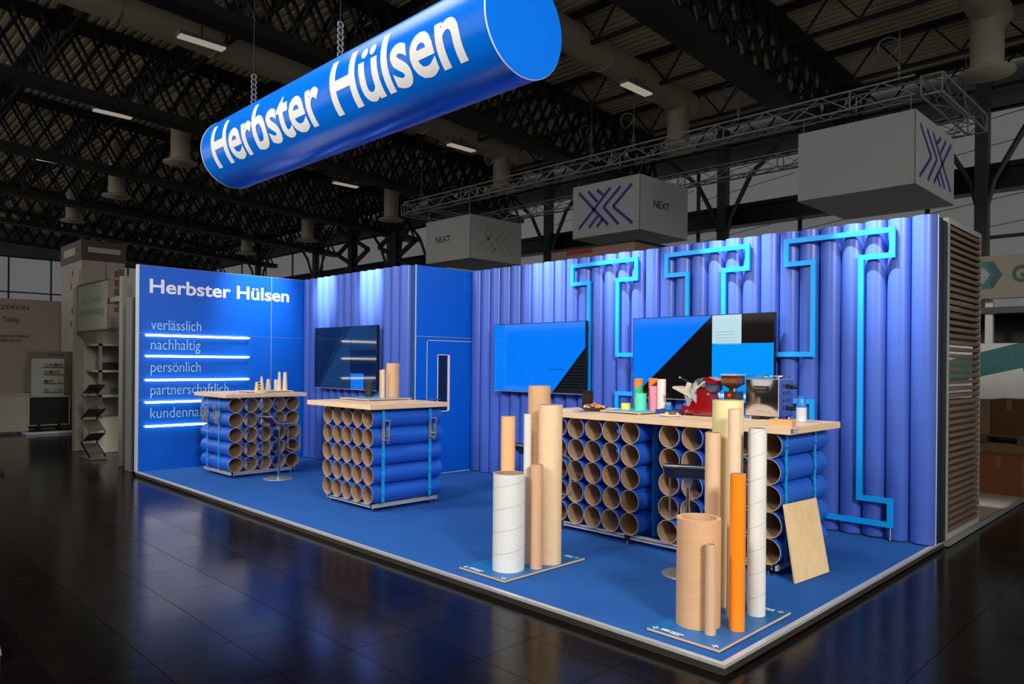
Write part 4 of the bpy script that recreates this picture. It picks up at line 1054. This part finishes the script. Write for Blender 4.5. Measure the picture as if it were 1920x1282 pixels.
B().prism([(-.4, 1.25), (1.0, 1.62), (1.35, .6), (-.4, .6)], 'xz', -.004, 0).build('white_shape', white_m, t)

# ================================================================== NEIGHBOURS ON THE LEFT
cream_w = mat('booth_cream', (172, 156, 144), .7, var=.05, scale=1); dim_w = mat('booth_white', (178, 170, 156), .7, var=.04, scale=1)
t = thing('printed_wall', 'pale exhibition wall printed with the word Today at far left', 'wall panel', (-20.0, -3.6, -.009))
B().box(-.1, 0, -4.5, 2.4, 0, 3.15).build('panel', cream_w, t)
for s, y, z, wd, ht, m_ in (('DIZERON', -.20, 2.88, .78, .10, mat('ink_brown', (60, 50, 46), .6)), ('Today', .02, 2.56, .36, .13, MATS['ink_brown']), ('kompromisslos', -.16, 2.17, .75, .09, MATS['ink_brown']), ('auszeichnen', -.16, 2.06, .58, .09, MATS['ink_brown'])):
    letters(s, (0.0, y, z), (0, 1, 0), (0, 0, 1), wd, ht, .01, .004).build('lettering', m_, t)
t = thing('neighbour_platform', 'low dark platform with pale edge at far left', 'platform', (-17.0, -3.63, FZ))
B().box(-6, 0, 0, 5, 0, .05).build('deck', mat('deck_brown', (50, 42, 36), .6), t)
B().box(-6, .03, -.03, 0, 0, .055).build('edge_strip', alu_white, t); B().box(0, .03, 0, 5, 0, .055).build('edge_strip', alu_white, t)
t = thing('monitor', 'large black monitor on castors at far left', 'monitor', (-17.28, -3.15, 0))
B().box(-.04, .02, -.41, .41, .11, .78).build('housing', dim_w, t); B().box(.02, .03, -.385, .385, .135, .755).build('glass', black, t)
for y in (-.2, .2):
    f = B().box(-.2, .2, y - .03, y + .03, .03, .08).build('stand_foot', black, t)
    for x in (-.17, .17): B().cyl((x, y - .02, .022), (x, y + .02, .022), .03, n=12).build('castor', black, f)
    B().box(-.02, .02, y - .03, y + .03, .08, .3).build('stand_leg', black, t)
t = thing('product_display', 'beige display case with a lettered header behind the monitor', 'display', (-17.75, -3.1, 0))
B().box(-.2, .1, -.37, .5, -.009, 1.80).build('case', mat('case_olive', (112, 106, 82), .6), t)
B().box(.1, .105, -.33, .33, .75, 1.63).build('light_panel', mat('panel_pale', (170, 176, 170), .5), t)
letters('DIZERON', (.1, .0, 1.70), (0, 1, 0), (0, 0, 1), .34, .05, .01, .004).build('lettering', ink, t)
for k, (z, c_) in enumerate(((1.50, (150, 160, 40)), (1.33, (70, 120, 150)), (1.12, (30, 30, 30)), (.92, (150, 150, 60)))):
    sh = B().box(.105, .25, -.12, .3, z - .055, z - .045).build('shelf', dim_w, t)
    for q in range(4): B().box(.13, .2, -.08 + q * .1, -.02 + q * .1, z - .045, z + .02).build('package', mat('pack_%d' % ((k + q) % 5), ((150, 160, 40), (70, 120, 150), (40, 40, 40), (150, 90, 50), (170, 170, 160))[(k + q) % 5], .5), sh)
t = thing('counter', 'plain pale counter left of the black monitor', 'counter', (-17.4, -3.85, 0))
B().box(-.3, 0, -.55, .33, -.009, .80).build('body', dim_w, t); B().box(-.33, .02, -.57, .35, .80, .83).build('top', dim_w, t)
t = thing('sign_tower', 'tall printed tower with a dark brown band at the top', 'tower', (-17.18, -2.54, 0))
B().box(-1.75, 0, 0, .93, -.009, 3.95).build('shaft', mat('tower_pale', (172, 160, 148), .7, var=.06, scale=2), t)
B().box(-1.78, .02, -.02, .95, 3.95, 4.42).build('band', mat('tower_brown', (74, 58, 54), .6, var=.2, scale=1), t)
B().box(-1.45, -.45, -.03, -.02, 4.1, 4.28).build('band_plate', dim_w, t); B().box(.02, .03, .12, .82, 4.14, 4.26).build('band_plate', dim_w, t)
for z in range(6):
    B().box(0, .006, .70, .78, 2.5 + z * .22, 2.66 + z * .22).build('picture_square', mat('tower_orange', (128, 80, 34), .6), t)
    B().box(0, .006, .79, .90, 2.5 + z * .22, 2.70 + z * .22).build('picture_square', mat('tower_teal', (76, 118, 118), .6), t)
for z in range(5):
    B().box(-.9 + .1 * (z % 3), -.82 + .1 * (z % 3), -.006, 0, 2.4 + z * .3, 2.55 + z * .3).build('picture_square', MATS['tower_brown'], t)
t = thing('booth_frame', 'pale post and beam frame of the booth left of the blue wall', 'frame', (-13.2, -3.6, FZ))
B().box(-.1, .08, -.06, .08, 0, 3.0).build('post', mat('frame_grey', (120, 116, 106), .6), t)
B().box(.08, 2.6, -.03, .05, 2.62, 2.70).build('beam', MATS['frame_grey'], t)
B().box(2.55, 2.7, -.06, .08, 0, 3.0).build('post', MATS['frame_grey'], t)
B().box(1.05, 1.95, -.04, -.03, 2.22, 2.52).build('number_plate', mat('plate_blue_grey', (136, 140, 146), .6), t)
letters('3A-410', (1.12, -.04, 2.30), (1, 0, 0), (0, 0, 1), .68, .12, .015, .004).build('lettering', ink, t)
t = thing('hanging_banner', 'grey green fabric banner with German lettering beside the tower', 'banner', (-12.96, -3.66, 2.12))
bn = mat('banner_green', (116, 118, 100), .8, var=.06, scale=1)
B().box(0, 1.7, -.004, .004, 0, .83).build('cloth', bn, t); B().cyl((-.03, 0, 0), (1.76, 0, 0), .02, n=10).build('bottom_rod', mat('rod_brown', (70, 62, 54), .5), t)
B().cyl((-.03, 0, .83), (1.73, 0, .83), .02, n=10).build('top_rod', MATS['rod_brown'], t)
letters('AG Schweiz', (.25, -.004, .48), (1, 0, 0), (0, 0, 1), 1.1, .13, .0, .002).build('lettering', mat('banner_ink', (84, 86, 74), .7), t)
letters('Papierverarbeitung', (.08, -.004, .27), (1, 0, 0), (0, 0, 1), 1.45, .13, .0, .002).build('lettering', mat('banner_ink2', (72, 74, 56), .7), t)
for x in (.1, 1.6): B().cyl((x, 0, .83), (x, 0, .83 + .28), .006, n=6).build('cord', black_metal, t)
t = thing('display_cabinet', 'glazed pale display cabinet with shelves left of the blue wall', 'cabinet', (-12.55, -2.92, FZ))
B().box(-.9, -.85, -.6, 1.2, 0, 2.6).build('back_panel', mat('cab_back', (164, 156, 146), .7), t)
B().box(-.85, 0, -.6, 1.2, 0, .62).build('plinth', dim_w, t)
for z in (1.0, 1.45, 1.93): B().box(-.85, 0, -.5, 1.2, z, z + .04).build('shelf', dim_w, t)
for y in (-.5, 1.15): B().box(-.05, 0, y, y + .05, .62, 1.97).build('upright', MATS['frame_grey'], t)
letters('CleanCut', (-.85, -.3, 2.22), (0, 1, 0), (0, 0, 1), .65, .11, .0, .004).build('lettering', mat('ink_red', (96, 60, 54), .6), t)
for k, (y, z, h_, w_, c_, lab) in enumerate(((-.27, 1.49, .14, .28, (16, 16, 16), 'black device on the upper cabinet shelf'), (.25, 1.49, .32, .26, (20, 34, 64), 'dark blue printed box on the upper cabinet shelf'), (-.01, 1.49, .36, .16, (120, 112, 104), 'grey folder on the upper cabinet shelf'),
                                        (-.12, 1.04, .12, .22, (58, 74, 36), 'green product on the lower cabinet shelf'), (.15, 1.04, .10, .2, (140, 90, 44), 'orange product on the lower cabinet shelf'), (.4, 1.04, .12, .2, (120, 112, 90), 'beige product on the lower cabinet shelf'))):
    o = B().box(-.09, .09, -w_ / 2, w_ / 2, 0, h_ * .8).prism([(-w_ / 2, h_ * .8), (w_ / 2, h_ * .8), (w_ / 2 - .03, h_), (-w_ / 2 + .03, h_)], 'yz', -.09, .09).build('boxed_product', mat('prod_%d' % k, c_, .5), None, (-12.75, -2.92 + y, FZ + z)); tag(o, lab, 'product', 'products in the glazed cabinet')
t = thing('brochure_rack', 'folding zigzag brochure rack beside the left neighbour', 'rack', (-11.9, -3.68, FZ))
rk = mat('rack_alu', (140, 136, 128), .35, .6)
B().box(-.3, .32, -.14, .14, 0, .02).build('base', rk, t)
for k in range(6):
    z = .04 + k * .205; sg = 1 if k % 2 else -1
    for y in (-.12, .12): B().bar((-.26 * sg, y, z), (.26 * sg, y, z + .205), .02, .02).build('scissor_bar', rk if k % 3 else black_metal, t)
    B().bar((-.22 * sg, 0, z + .03), (.2 * sg, 0, z + .19), .22, .008).build('tray', black_metal if k % 2 else rk, t)
t = thing('folded_panel', 'grey folded panel standing at the edge of the blue wall', 'panel', (-9.9, -3.72, FZ))
B().box(-.16, .12, -.02, .02, 0, 2.62).build('leaf', mat('leaf_grey', (92, 92, 94), .6), t); B().box(-.16, -.12, .02, .6, 0, 2.62).build('leaf', MATS['leaf_grey'], t)
t = thing('navy_sail_sign', 'navy pointed sign with a pale border line at the left edge', 'sign', (-10.4, -5.45, FZ))
sv = mat('sail_navy', (34, 44, 64), .5); sb = mat('sail_line', (120, 130, 146), .5)
B().prism([(-.9, 1.15), (.72, 1.15), (-.1, 2.1), (-.9, 2.9)], 'xz', 0, .03).build('sail', sv, t)
B().bar((.55, -.004, 1.22), (-.9, -.004, 1.22), .03, .006, up=(0, 1, 0)).bar((.55, -.004, 1.22), (-.12, -.004, 2.0), .03, .006, up=(0, 1, 0)).build('border_line', sb, t)
B().box(-.85, -.75, .0, .06, 0, 1.2).build('leg', black_metal, t); B().box(-1.1, -.3, -.2, .3, 0, .03).build('base', black_metal, t)
t = thing('floor_case', 'dark navy floor case with a pale top edge at the bottom left corner', 'case', (-2.95, -6.58, FZ), -.12)
B().box(-.6, .12, -.5, .04, 0, .05).build('body', mat('case_navy', (18, 22, 34), .5), t); B().box(-.6, .11, .0, .045, .05, .056).build('edge_strip', MATS['frame_grey'], t)
